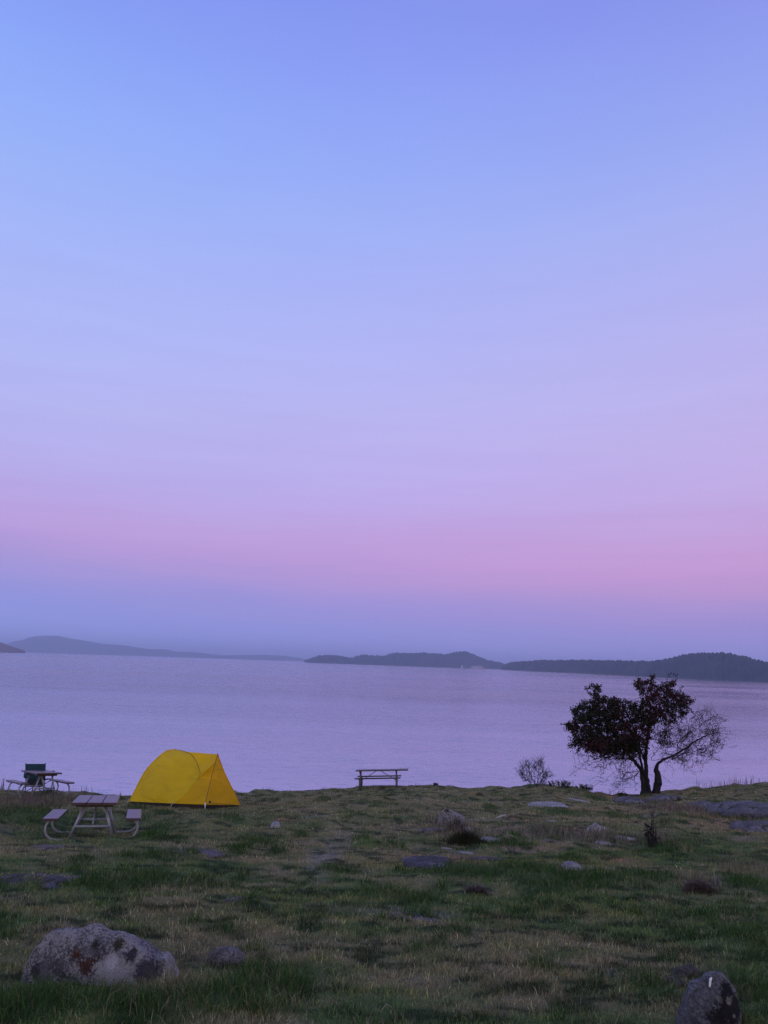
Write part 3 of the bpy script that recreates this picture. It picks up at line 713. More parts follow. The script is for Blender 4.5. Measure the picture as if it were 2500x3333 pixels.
V, Fc = loft(left_arc, ra, 36, (0.02, -.20, 0), .014, 3)
build('body_panel', V, Fc, M_y1, te, True)
# back of the dome
BL = gp_(Q(330, 800, 1.75)[0], Q(330, 800, 1.75)[1], .02); BR = gp_(Q(1020, 800, 1.7)[0], Q(1020, 800, 1.7)[1], .02)
bl_arc = curve([BL, BL*.62+peak*.38+np.array([-.02,.24,.2]), BL*.25+peak*.75+np.array([-.0,.18,.14]), peak], 30)
br_arc = curve([BR, BR*.62+peak*.38+np.array([.14,.24,.22]), BR*.25+peak*.75+np.array([.08,.18,.14]), peak], 30)
V, Fc = loft(curve(list(left_arc), 30), bl_arc, 14, (-.02, .02, .02)); build('side_panel', V, Fc, M_y1, te, True)
V, Fc = loft(bl_arc, br_arc, 18, (0, .16, .03)); build('rear_panel', V, Fc, M_y1, te, True)
# vestibule
T_ = Q(1240, 208, .12); Np = Q(1088, 824, -.68); Fp = Q(1512, 832, .38); RT = Q(862, 178, .72)
crease_all = [T_, Q(1180, 330, -.02), Q(1108, 400, -.14), Q(1015, 500, -.16), Q(905, 622, -.38), Q(800, 737, -.52), Mc_]
up_arc = curve([RT, Q(905, 205, .62), Q(955, 252, .47), Q(1000, 330, .27), Q(1016, 400, .11), Q(1014, 475, -.07)], 26)
cre_up = curve([T_, Q(1190, 322, -.03), Q(1110, 395, -.16), Q(1050, 450, -.18), Q(1014, 490, -.14)], 26)
# ridge from RT to T, gently sagging, then down to the crease
V, Fc = loft(up_arc, cre_up, 16, (0, .03, -.06)); build('canopy_panel', V, Fc, M_y1, te, True)
pole_line = curve([T_, Q(1205, 330, -.05), Q(1160, 500, -.28), Q(1118, 680, -.5), Np], 40)
V, Fc = loft(curve(crease_all, 40), pole_line, 20, (0, .05, 0), .012, 9); build('vestibule_panel', V, Fc, M_y2, te, True)
far_edge = curve([T_, Q(1320, 425, .2), Q(1415, 620, .28), Fp], 40)
pl2 = pole_line + np.array([0, .0, 0])
V, Fc = loft(pl2, far_edge, 20, (.01, -.03, 0), .03, 17); build('door_panel', V, Fc, M_y2, te, True)
BRl = curve([BR, br_arc[10], br_arc[20], RT, ], 30)[::-1]
V, Fc = loft(curve([RT, br_arc[22]*1.0, br_arc[14], BR], 40), far_edge, 16, (0, .05, -.03)); build('far_panel', V, Fc, M_y1, te, True)
# seams, poles, zip
MB().tube([tuple(p+np.array([.004, -.02, 0])) for p in right_arc_full[20:]], .007, 6).build('pole_seam', M_seam, te, True)
MB().tube([tuple(p+np.array([-.0, -.006, .004])) for p in left_arc], .009, 6).build('pole_seam', M_y1, te, True)
MB().tube([tuple(p+np.array([0, -.014, 0])) for p in pole_line[:-1]], .0095, 6).build('vestibule_pole', M_seam, te, True)
MB().tube([tuple(p+np.array([.004, -.01, 0])) for p in far_edge], .010, 6).build('edge_binding', M_y2, te, True)
ft = gp_(Np[0], Np[1]-.01, -.02); MB().tube([tuple(Np+np.array([0,-.02,.05])), tuple(ft)], .014, 8).build('pole_foot', M_white, te, True)
MB().tube([tuple(T_+np.array([-.0,-.015,-.05])), tuple(T_+np.array([.008,-.015,.03]))], .012, 6).build('pole_tip', M_red, te, True)
z1 = Q(1120, 800, -.68); z2 = Q(1490, 830, .30)
MB().tube([tuple(z1+(0,-.05,0)), tuple(Q(1300, 812, -.21)+(0,-.05,0)), tuple(z2+(0,-.04,0))], .006, 5).build('zip', M_seam, te, True)
MB().box(tuple(Q(1145, 792, -.70)), (.055, .015, .05), bev=.006).build('toggle', M_navy, te)
# floor showing under the fly, all round
ring = [Q(165, 800, .05), Q(420, 808, -.2), Q(690, 824, -.44), Q(900, 836, -.50), Q(1082, 846, -.60), Q(1300, 842, -.08), Q(1500, 845, .42), BR+np.array([-.05,-.05,0]), BL+np.array([.05,-.05,0]), Q(165, 800, .05)]
V = []; 
for p in ring:
    g = gp_(p[0], p[1], -.04); V.append(g); V.append(np.array([p[0], p[1], p[2]+.015]))
build('floor_wall', V, [(2*k, 2*k+2, 2*k+3, 2*k+1) for k in range(len(ring)-1)], M_navy, te)
V0 = [np.array([p[0], p[1], p[2]]) for p in ring[:-1]]; build('floor', V0, [tuple(range(len(V0)))], M_navy, te)
M_cord = simple_material('pale webbing', (.42,.40,.34), .7, 0, .1)
for p, dx in ((Lc, -.06), (Mc_, -.07)):
    g = gp_(p[0]+dx, p[1]-.06, .0)
    MB().tube([tuple(p+np.array([-.01,-.02,.06])), tuple(g)], .010, 6).build('guy_strap', M_cord, te, True)

# ------------------------------------------------------------------ branching plants
def in_poly(u, v, poly):
    r = np.zeros(len(u), bool); n = len(poly); j = n-1
    for i_ in range(n):
        x1, y1 = poly[i_]; x2, y2 = poly[j]
        c = ((y1 > v) != (y2 > v)) & (u < (x2-x1)*(v-y1)/((y2-y1) if y2 != y1 else 1e-9)+x1); r ^= c; j = i_
    return r
def sample_poly(poly, n):
    a = np.array(poly); lo, hi = a.min(0), a.max(0); o = []
    while len(o) < n:
        p = RNG.uniform(lo, hi, (n*2, 2)); k = in_poly(p[:, 0], p[:, 1], poly); o += list(p[k])
    return np.array(o[:n])
def colonize(nodes, parent, att, step, infl, kill, iters, droop=0.0, jit=.25, wander=0):
    nodes = list(map(np.array, nodes)); parent = list(parent); att = np.array(att)
    best = np.full(len(att), 1e9); bi = np.zeros(len(att), int); start = 0
    for it in range(iters):
        new = np.array(nodes[start:])
        if len(new) == 0: break
        for c0 in range(0, len(new), 512):
            dd = np.linalg.norm(att[:, None, :]-new[None, c0:c0+512, :], axis=2); k = dd.argmin(1); dm = dd[np.arange(len(att)), k]
            u = dm < best; best[u] = dm[u]; bi[u] = start+c0+k[u]
        start = len(nodes)
        keep = best > kill; att, best, bi = att[keep], best[keep], bi[keep]
        if len(att) == 0: break
        act = best < infl
        if not act.any(): break
        na_ = np.array(nodes); dirs = att[act]-na_[bi[act]]; dirs /= np.linalg.norm(dirs, axis=1)[:, None]
        acc = {}
        for b_, d_ in zip(bi[act], dirs): acc.setdefault(int(b_), []).append(d_)
        for b_, ds_ in acc.items():
            d_ = np.sum(ds_, 0) + RNG.normal(0, jit, 3); d_[2] -= droop; l = np.linalg.norm(d_)
            if l < 1e-6: continue
            nodes.append(nodes[b_]+d_/l*step); parent.append(b_)
        if len(nodes) > 16000: break
    return np.array(nodes), np.array(parent)
def radii(parent, tip, expo, fixed=None):
    n = len(parent); acc = np.zeros(n); ch = np.zeros(n, int)
    for i_ in range(n):
        if parent[i_] >= 0: ch[parent[i_]] += 1
    for i_ in range(n-1, -1, -1):
        if ch[i_] == 0 or acc[i_] == 0: acc[i_] = max(acc[i_], tip**expo)
        if parent[i_] >= 0: acc[parent[i_]] += acc[i_]
    r = acc**(1/expo)
    if fixed is not None:
        for k, v in fixed.items(): r[k] = max(v, min(r[k], v*1.3))
    return r, ch
def branch_mesh(nodes, parent, r, sel=None):
    V = []; Fc = []
    for i_ in range(len(nodes)):
        p = parent[i_]
        if p < 0 or (sel is not None and not sel[i_]): continue
        a, b = nodes[p], nodes[i_]; d = b-a; l = np.linalg.norm(d)
        if l < 1e-6: continue
        d = d/l; rb = r[i_]; raa = min(r[p], rb*1.7)
        n = 8 if rb > .05 else (5 if rb > .015 else 3)
        t = np.array([0, 0, 1.0]) if abs(d[2]) < .9 else np.array([0, 1.0, 0]); u = np.cross(d, t); u /= np.linalg.norm(u); v = np.cross(d, u)
        k0 = len(V)
        for (c, rad) in ((a-d*rb*.25, raa), (b+d*rb*.25, rb)):
            for k in range(n):
                q_ = 2*math.pi*k/n; V.append(c+(u*math.cos(q_)+v*math.sin(q_))*rad)
        for k in range(n): Fc.append((k0+k, k0+(k+1) % n, k0+n+(k+1) % n, k0+n+k))
    return V, Fc
def trunk_sel(parent, r, lim):
    s_ = np.zeros(len(r), bool)
    for i_ in range(len(r)): s_[i_] = r[i_] > lim and (parent[i_] < 0 or s_[parent[i_]])
    return s_
def sprays(starts, dirs, L, r0, droop=0., out=None, kids=.3, jit=.22, step=.06, depth=2, inside=None):
    nodes = []; par = []; rad = []
    def go(p, d, l, rr_, lev, pi):
        n = max(3, int(l/step)); q0 = pi
        for k in range(n):
            d = d + RNG.normal(0, jit, 3); d[2] -= droop; d = d/np.linalg.norm(d); p = p+d*step
            nodes.append(p); par.append(q0); rad.append(rr_*(1-.7*k/n)); q0 = len(nodes)-1
            if lev < depth and RNG.uniform() < kids:
                e = d + RNG.normal(0, .75, 3); go(p, e/np.linalg.norm(e), l*RNG.uniform(.35, .65), rr_*.7, lev+1, q0)
    for p, d, l in zip(starts, dirs, L):
        nodes.append(p); par.append(-1); rad.append(r0); go(p, np.array(d)/np.linalg.norm(d), l, r0, 0, len(nodes)-1)
    return np.array(nodes), np.array(par), np.array(rad)
def seeds_from(lines, conv, step):
    """lines: list of (start index or None, [(u,v,depth,radius)...]) resampled to nodes"""
    nodes = []; parent = []; fixed = {}; ends = []
    for (att_to, pts) in lines:
        P3 = np.array([conv(*p[:3]) for p in pts]); rr_ = np.array([p[3] for p in pts])
        if att_to is not None:
            line, frac = att_to; i0 = ends[line][0]+int(frac*(ends[line][1]-ends[line][0]))
            P3[0] = nodes[i0]
        cv = curve(list(P3), max(3, int(np.sum(np.linalg.norm(np.diff(P3, axis=0), axis=1))/step)))
        rs = np.interp(np.linspace(0, 1, len(cv)), np.linspace(0, 1, len(pts)), rr_)
        s0 = len(nodes)
        for k, p in enumerate(cv):
            if k == 0 and att_to is not None: continue
            parent.append((i0 if (att_to is not None and len(nodes) == s0) else len(nodes)-1) if k > 0 else -1)
            fixed[len(nodes)] = float(rs[k]); nodes.append(p + (RNG.normal(0, .012, 3) if k > 2 else 0))
        ends.append((s0, len(nodes)-1))
    return nodes, parent, fixed
def leaves(pts, size, col, org):
    n = len(pts); a = RNG.normal(0, 1, (n, 3)); a /= np.linalg.norm(a, axis=1)[:, None]
    b = np.cross(a, RNG.normal(0, 1, (n, 3))); b /= np.linalg.norm(b, axis=1)[:, None]; c = np.cross(a, b)
    s = (size*RNG.uniform(.6, 1.35, n))[:, None]
    V = np.stack([pts-a*s*.5, pts+b*s*.36+c*s*.1, pts+a*s*.5+c*s*.16, pts-b*s*.36+c*s*.1], 1).reshape(-1, 3)-org
    k = np.arange(n)*4; return V, np.stack([k, k+1, k+2, k+3], 1), np.repeat(col, 4, 0)
MTREE = 34.4
def uv6(pts):
    d = pts-CAM; w_ = d@F_; return ((d@R_)/w_*FS+CX-1780)*2.592, (-(d@U_)/w_*FS+CY-2180)*2.592
def t6(u, v, dy): return P(1780+u/2.592, 2180+v/2.592, MTREE+dy)
M_bark = simple_material('dark bark', (.009,.0075,.008), .9, 0, .4, 25, .01)
M_twig = simple_material('grey brown twigs', (.022,.017,.02), .9, 0, .3, 30)
POLY_A = [(140,470),(190,430),(230,410),(190,345),(240,320),(290,265),(330,250),(400,225),(450,205),(520,232),(620,238),(700,268),(780,272),(840,270),(900,300),(930,420),(880,560),(872,690),(830,740),(760,730),(690,700),(620,725),(540,715),(450,680),(330,640),(250,650),(170,660),(200,600),(230,560),(190,510)]
POLY_B = [(700,95),(760,110),(765,60),(790,60),(800,95),(830,75),(858,110),(875,35),(905,60),(915,130),(960,140),(985,95),(1090,88),(1085,130),(1050,150),(1090,190),(1180,210),(1235,255),(1190,320),(1190,380),(1090,440),(1010,480),(940,440),(880,430),(850,330),(800,280),(780,190),(740,140)]
POLY_C = [(290,140),(340,160),(375,120),(410,120),(445,115),(475,150),(455,205),(380,235),(350,200)]
POLY_F = [(250,800),(330,700),(500,680),(760,690),(790,880),(770,1010),(600,1000),(450,960),(430,880)]
POLY_G = [(890,450),(1100,470),(1240,380),(1400,380),(1430,480),(1560,520),(1500,640),(1420,730),(1230,820),(1050,790),(900,720),(880,560)]
def depth_for(n, u, v, uc, wu, vc, wv, D):
    q = np.clip(1-((u-uc)/wu)**2-((v-vc)/wv)**2*.6, .05, 1); return RNG.uniform(-1, 1, n)*D*np.sqrt(q)
lines = [
 (None, [(822,1048,-.05,.13),(812,960,-.05,.10),(800,880,-.05,.08),(780,820,-.1,.07),(700,730,-.2,.045),(640,640,-.3,.03),(560,540,-.4,.018),(430,440,-.5,.01)]),
 (None, [(860,1042,.05,.13),(845,950,.05,.10),(838,860,.05,.08),(836,700,.05,.07),(848,560,.1,.05),(868,400,.15,.032),(878,200,.2,.016),(885,70,.2,.006)]),
 ((1,.12), [(850,960,0,.06),(808,840,-.2,.055),(775,700,-.3,.045),(700,520,-.4,.028),(560,380,-.5,.014),(420,300,-.5,.007)]),
 ((1,.25), [(840,850,.1,.05),(800,700,.4,.045),(720,540,.7,.028),(600,460,.9,.012),(300,420,1.0,.007)]),
 ((1,.55), [(848,560,.1,.03),(930,420,-.1,.022),(1010,300,-.3,.013),(1100,220,-.3,.006)]),
 ((1,.65), [(860,450,.1,.025),(960,340,.5,.018),(1120,300,.7,.008)]),
 ((0,.28), [(790,905,-.1,.02),(735,903,-.15,.018),(660,920,-.2,.013),(610,960,-.25,.009),(560,1005,-.25,.005)]),
 ((6,.25), [(738,905,-.1,.01),(745,950,-.1,.008),(742,990,-.12,.004)]),
 ((0,.45), [(720,770,-.2,.02),(620,745,-.4,.014),(520,790,-.5,.009),(470,870,-.5,.006),(440,930,-.5,.003)]),
 ((0,.5), [(690,740,-.2,.016),(560,700,.3,.012),(400,760,.5,.007),(240,800,.5,.003)]),
 ((1,.7), [(870,350,.2,.014),(800,250,.3,.010),(770,80,.3,.004)]),
 ((2,.8), [(560,400,-.4,.01),(450,250,-.5,.007),(400,120,-.5,.003)]),
 ((0,.62), [(600,620,-.4,.014),(420,590,-.7,.009),(180,660,-.8,.003)]),
]
nodes, par, fixed = seeds_from(lines, t6, .1)
att = []
for poly, n, args in ((POLY_A, 2900, (520,420,450,290,1.7)), (POLY_B, 1500, (980,330,270,280,1.2)), (POLY_C, 60, (400,150,170,100,.5)), (POLY_F, 60, (560,360,840,220,1.1))):
    p = sample_poly(poly, n); dy = depth_for(n, p[:, 0], p[:, 1], *args); att += [t6(a, b, c) for (a, b), c in zip(p, dy)]
nd, pr = colonize(nodes, par, att, .06, 1.0, .085, 110, .0, .28)
r, chn = radii(pr, .0042, 2.45, fixed)
base = t6(840, 1040, 0); gz = float(zt(base[0], base[1])); org = np.array([base[0], base[1], gz])
print('tree base', base, 'ground', gz, 'nodes', len(nd))
tr = empty('hawthorn_tree', Matrix.Translation(Vector(org)), 'dark hawthorn tree with maroon leaves and several stems, on the right skyline', 'tree')
# root the two main stems in the ground
for k in (0,):
    pass
SEL = trunk_sel(pr, r, .012)
V, Fc = branch_mesh(nd-org, pr, r, SEL); 
q = MB(); q.v = [tuple(v) for v in V]; q.f = Fc
for (uu, dd) in ((822, -.05), (860, .05)):
    a = t6(uu, 1048, dd)-org; q.tube([tuple(a+np.array([0,0,.1])), (a[0]*1.25, a[1], -.12)], [.15, .19], 9)
q.build('trunk', M_bark, tr, True)
u, v = uv6(nd)
cand = np.nonzero(((v > 560) & (v < 960) & (u > 380) & (u < 800) & (r < .03)))[0]; cand = RNG.choice(cand, 190)
cd_ = np.array([(-1.0+RNG.normal(0, .5) - (0 if v[c_] < 850 else .3), RNG.normal(0, .6), RNG.normal(-.1, .35)) for c_ in cand])
sn, sp_, sr = sprays(nd[cand], cd_, RNG.uniform(.3, 1.15, len(cand)), .0085, droop=.05, kids=.26)
V, Fc = branch_mesh(nd-org, pr, r, ~SEL); V2, F2 = branch_mesh(sn-org, sp_, sr); n0 = len(V); V = list(V)+list(V2); Fc = list(Fc)+[tuple(i_+n0 for i_ in f) for f in F2]
ctr = t6(620, 420, 0)
far_ = np.nonzero((chn == 0) & (v < 640))[0]; far_ = RNG.choice(far_, 190); od = nd[far_]-ctr; od /= np.linalg.norm(od, axis=1)[:, None]; od[:, 2] += .25
sn2, sp2, sr2 = sprays(nd[far_], od+RNG.normal(0, .35, od.shape), RNG.uniform(.15, .42, len(far_)), .006, kids=.18, depth=1)
V2, F2 = branch_mesh(sn2-org, sp2, sr2); n0 = len(V); V = list(V)+list(V2); Fc = list(Fc)+[tuple(i_+n0 for i_ in f) for f in F2]
build('branches', V, Fc, M_bark, tr)
u, v = uv6(nd); thin = r < .011
dens = np.zeros(len(nd))
ia = in_poly(u, v, POLY_A); ib = in_poly(u, v, POLY_B); ic = in_poly(u, v, POLY_C)
dens[ia] = np.where(v[ia] < 520, 3.7, np.where(v[ia] < 640, 2.5, 1.7)); dens[ib] = np.where(v[ib] < 390, 3.0, 1.4); dens[ic] = 3.2
tipn = (chn == 0); dens[tipn & (ia | ib)] += 2
cl = fbm(nd[:, 0]*2.2, nd[:, 2]*2.2, nd[:, 1]*2.2, o=2, s=5); dens *= np.clip(1.0+2.2*cl, .05, 2.3)
dens *= thin; cnt = RNG.poisson(dens)
pts = np.repeat(nd, cnt, 0) + RNG.normal(0, .05, (int(cnt.sum()), 3))
k_ = RNG.poisson(1.5, len(sn2)); pts = np.concatenate([pts, np.repeat(sn2, k_, 0)+RNG.normal(0, .028, (int(k_.sum()), 3))])
u_, v_ = uv6(sn); k_ = RNG.poisson(np.where(v_ < 700, 1.2, np.where(v_ < 760, .45, .03))); pts = np.concatenate([pts, np.repeat(sn, k_, 0)+RNG.normal(0, .03, (int(k_.sum()), 3))])
mar = sstep(-.15, .2, fbm(pts[:, 0]*1.6, pts[:, 2]*1.6, pts[:, 1]*1.6, o=2, s=66)+RNG.uniform(-.25, .25, len(pts)))[:, None]
lc = (np.array((.062,.024,.026))*mar + np.array((.026,.032,.018))*(1-mar))*RNG.uniform(.6, 1.4, (len(pts), 1))
ML = blade_material('dark leaves', .22)
V, Fc, Cc = leaves(pts, .075, lc, org); crown = build('crown', V, Fc, ML, tr, col=Cc); print('leaves', len(pts))
# the bare tree leaning right out of a swollen stem
lines = [
 (None, [(925,1035,0,.17),(930,985,0,.175),(940,930,0,.12),(934,880,0,.06),(921,840,0,.045),(940,790,0,.04),(990,755,0,.04),(1060,728,.0,.038),(1150,675,.0,.03),(1250,605,.1,.02),(1330,562,.1,.012),(1450,535,.1,.007),(1600,548,.1,.003)]),
 ((0,.42), [(990,755,0,.03),(1060,760,-.3,.022),(1180,700,-.5,.016),(1280,720,-.6,.008),(1420,740,-.7,.003)]),
 ((0,.5), [(1040,740,0,.026),(1100,640,.3,.018),(1180,540,.4,.011),(1260,430,.5,.004)]),
 ((0,.4), [(960,770,0,.02),(1000,690,.2,.014),(1090,560,.2,.007),(1110,480,.2,.003)]),
 ((0,.34), [(935,800,0,.018),(880,760,.1,.012),(960,640,.0,.006),(940,560,0,.003)]),
 ((0,.2), [(935,860,0,.010),(985,905,-.1,.007),(1075,972,-.15,.004),(1150,965,-.2,.003)]),
 ((0,.35), [(930,830,0,.010),(880,830,.1,.006),(852,815,.1,.004)]),
 ((0,.62), [(1150,675,0,.014),(1260,640,-.2,.01),(1380,640,-.3,.006),(1480,660,-.3,.003)]),
 ((1,.6), [(1180,710,-.4,.012),(1190,780,-.5,.006),(1210,850,-.5,.003)]),
]
nodes, par, fixed = seeds_from(lines, t6, .1)
p = sample_poly(POLY_G, 130); dy = depth_for(130, p[:, 0], p[:, 1], 1180, 420, 600, 260, 1.3); att = [t6(a, b, c) for (a, b), c in zip(p, dy)]
nd, pr = colonize(nodes, par, att, .06, .9, .085, 110, 0, .32)
r, chn = radii(pr, .0042, 2.45, fixed)
b2 = t6(925, 1030, 0); org2 = np.array([b2[0], b2[1], float(zt(b2[0], b2[1]))])
bt = empty('bare_tree', Matrix.Translation(Vector(org2)), 'nearly leafless small tree with a swollen stem leaning right, beside the dark leafy tree', 'tree')
SEL = trunk_sel(pr, r, .012); V, Fc = branch_mesh(nd-org2, pr, r, SEL); q = MB(); q.v = [tuple(v_) for v_ in V]; q.f = Fc
a = t6(925, 1035, 0)-org2; q.tube([tuple(a+np.array([0,0,.1])), (a[0], a[1], -.15)], [.18, .2], 9); q.build('trunk', M_bark, bt, True)
u, v = uv6(nd)
cand = np.nonzero((v < 790) & (u > 940) & (u < 1430) & (r < .034))[0]; cand = RNG.choice(cand, 270)
cd_ = np.array([(.75+RNG.normal(0, .6), RNG.normal(0, .7), (.55 if v[c_] < 700 else -.15)+RNG.normal(0, .5)) for c_ in cand])
sn, sp_, sr = sprays(nd[cand], cd_, RNG.uniform(.25, .85, len(cand)), .0085, kids=.3)
V, Fc = branch_mesh(nd-org2, pr, r, ~SEL); V2, F2 = branch_mesh(sn-org2, sp_, sr); n0 = len(V); V = list(V)+list(V2); Fc = list(Fc)+[tuple(i_+n0 for i_ in f) for f in F2]
build('branches', V, Fc, M_twig, bt)
nd = np.concatenate([nd, sn]); r = np.concatenate([r, sr]); u, v = uv6(nd); cnt = RNG.poisson(np.where(r < .01, np.where((v < 660) & (u < 1060), .7, .14), 0)*np.where((np.abs(u-1270) < 110) & (np.abs(v-545) < 45), 3, 1))
pts = np.repeat(nd, cnt, 0) + RNG.normal(0, .03, (int(cnt.sum()), 3)); mar = RNG.uniform(0, 1, (len(pts), 1))
lc = np.array((.09,.04,.03))*mar + np.array((.03,.035,.025))*(1-mar)
V, Fc, Cc = leaves(pts, .05, lc, org2); build('crown', V, Fc, ML, bt, col=Cc)

# bare shrub on the skyline
def c25(u, v, dy): return P(1640+u/3.6065, 2440+v/3.6065, 35.2+dy)
lines = [(None, [(395,425,0,.014),(400,330,0,.009),(410,230,0,.005),(400,130,0,.003)]), (None, [(380,425,.1,.012),(330,330,.2,.008),(290,200,.2,.004)]), (None, [(350,425,-.1,.012),(280,360,-.2,.008),(210,300,-.2,.004)]),
 (None, [(410,425,-.1,.012),(460,330,-.2,.008),(450,180,-.2,.004)]), (None, [(430,425,.1,.012),(490,350,.2,.007),(540,320,.2,.004)]), (None, [(370,425,.2,.01),(360,300,.4,.006),(350,180,.4,.003)])]
nodes, par, fixed = seeds_from(lines, c25, .05)
p = sample_poly([(180,310),(215,220),(290,180),(370,110),(440,130),(470,220),(540,290),(550,340),(470,400),(300,400),(230,370)], 60)
att = [c25(a, b, c) for (a, b), c in zip(p, RNG.uniform(-.5, .5, len(p)))]
nd, pr = colonize(nodes, par, att, .03, .5, .035, 80, 0, .3); r, chn = radii(pr, .0034, 2.5, fixed)
b3 = c25(390, 425, 0); org3 = np.array([b3[0], b3[1], float(zt(b3[0], b3[1]))])
sh = empty('bare_shrub', Matrix.Translation(Vector(org3)), 'small grey twiggy shrub on the skyline between the lone picnic table and the tree', 'shrub')
cand = RNG.choice(len(nd), 210); cd_ = (nd[cand]-org3)*np.array((1.0, 1.0, .8)); cd_ /= np.linalg.norm(cd_, axis=1)[:, None]; cd_[:, 2] += .3
sn, sp_, sr = sprays(nd[cand], cd_+RNG.normal(0, .4, cd_.shape), RNG.uniform(.15, .5, len(cand)), .0065, kids=.3, step=.04, depth=1)
V, Fc = branch_mesh(nd-org3, pr, r); V2, F2 = branch_mesh(sn-org3, sp_, sr); n0 = len(V); V = list(V)+list(V2); Fc = list(Fc)+[tuple(i_+n0 for i_ in f) for f in F2]; nd = np.concatenate([nd, sn])
q = MB(); q.v = [tuple(v_) for v_ in V]; q.f = Fc
q.tube([(0, 0, .12), (0, 0, -.1)], .03, 6)
q.build('stems', M_twig, sh)
pts = nd[RNG.uniform(0, 1, len(nd)) < .35]; pts = pts + RNG.normal(0, .02, pts.shape)
V, Fc, Cc = leaves(pts, .035, np.tile(np.array((.07,.065,.06)), (len(pts), 1))*RNG.uniform(.5, 1.3, (len(pts), 1)), org3); build('buds', V, Fc, ML, sh, col=Cc)
# low mounds of leafy plants on the skyline
def low_plant(name, dx, dy, yd, wpx, h, n, c1, c2_, label, cat, leaf=.05, group=None, stems=30):
    yd = float(np.interp(PD(dx, dy, 30)[0]/30, E_ang, E_d))-.5 if yd is None else yd
    g = ground_at(dx, dy) if yd == 0 else PD(dx, dy, yd); g[2] = float(zt(g[0], g[1])); s = view_scale(g)/1.50693; wd = wpx/s
    e = empty(name, Matrix.Translation(Vector(g)), label, cat, group)
    q_ = MB(); tips = []
    for k in range(stems):
        a = RNG.uniform(0, 2*math.pi); rr_ = math.sqrt(RNG.uniform(0, 1)); x0, y0 = .35*wd*rr_*math.cos(a), .3*wd*rr_*math.sin(a)
        hh = h*RNG.uniform(.45, 1)*(1-.5*rr_*rr_); x1, y1 = x0*1.5+RNG.normal(0, .05*wd), y0*1.5+RNG.normal(0, .05*wd)
        q_.tube([(x0, y0, -.05), ((x0+x1)/2, (y0+y1)/2, hh*.55), (x1, y1, hh)], [.006, .004, .002], 4, False); tips.append(((x0, y0, 0), (x1, y1, hh)))
    q_.build('stems', M_twig, e)
    k = RNG.integers(0, len(tips), n); t = RNG.uniform(.15, 1.0, n)**.7
    A = np.array([tips[i_][0] for i_ in k]); B = np.array([tips[i_][1] for i_ in k]); pts_ = A+(B-A)*t[:, None]+RNG.normal(0, leaf*.6, (n, 3))
    mx = RNG.uniform(0, 1, (n, 1)); cc = (np.array(c1)*mx+np.array(c2_)*(1-mx))*RNG.uniform(.6, 1.3, (n, 1))
    V_, F__, C__ = leaves(pts_, leaf, cc, np.zeros(3)); build('leaves', V_, F__, ML, e, col=C__); return e
low_plant('low_shrub', 1207, 1699, None, 60, .34, 900, (.035,.05,.02), (.07,.05,.03), 'low leafy plants just right of the twiggy shrub on the skyline', 'plant', .05)
low_plant('low_shrub', 1262, 1710, None, 34, .36, 700, (.028,.042,.02), (.04,.05,.025), 'dark green rounded plant on the skyline, left of the notch under the tree', 'plant', .05)
low_plant('low_shrub', 1345, 1719, None, 22, .13, 260, (.028,.034,.02), (.04,.04,.025), 'small dark cushion plant at the rim left of the tree trunks', 'plant', .04)
low_plant('low_shrub', 941, 1697, None, 12, .12, 160, (.02,.022,.015), (.03,.03,.02), 'small dark tuft on the rim right of the lone picnic table', 'plant', .04)
low_plant('weed_stalk', 1410, 1836, 0, 26, .8, 70, (.04,.035,.035), (.02,.018,.018), 'withered dark weed standing alone in the turf below the tree', 'plant', .06, stems=34)
def tussock(dx, dy, wpx, h, n, c1, c2_, label, wd_=.012, spread=.7, flat=.5):
    g = ground_at(dx, dy); s = view_scale(g)/1.50693; W_ = wpx/s
    x = RNG.normal(0, .23, n)*W_; y = RNG.normal(0, .23, n)*W_*flat; rad = np.hypot(x/W_, y/(W_*flat))/.5
    hh = h*RNG.uniform(.4, 1.1, n)*np.clip(1.1-.6*rad, .2, 1)
    mx = RNG.uniform(0, 1, (n, 1)); cc = (np.array(c1)*mx+np.array(c2_)*(1-mx))*RNG.uniform(.5, 1.4, (n, 1))
    V_, F__, C__ = blades(x+g[0], y+g[1], hh, np.full(n, wd_), RNG.uniform(.1, spread, n), cc, 2)
    V_ = V_-np.array([g[0], g[1], g[2]])
    o = build('grass_tussock', V_, F__, MG, col=C__); o.location = Vector(g); return tag(o, label, 'grass tussock')
tussock(1005, 1828, 85, .34, 1500, (.04,.032,.026), (.055,.07,.035), 'dark brown tussock in front of the pale rust-stained rock')
tussock(985, 1794, 60, .34, 230, (.15,.13,.11), (.09,.08,.065), 'thin pale reeds at the foot of the rust-stained rock', .012, .35)
tussock(1510, 1927, 62, .20, 2200, (.19,.155,.14), (.09,.07,.06), 'heap of matted dead straw in the grass on the right', .010, 1.3)
tussock(1030, 1930, 50, .15, 1000, (.20,.17,.155), (.08,.065,.06), 'flattened dead straw in the dark grass of the middle ground', .010, 1.6)
tussock(1547, 1915, 24, .22, 90, (.30,.30,.26), (.2,.2,.17), 'few upright bleached stems beside the heap of dead straw', .010, .3)

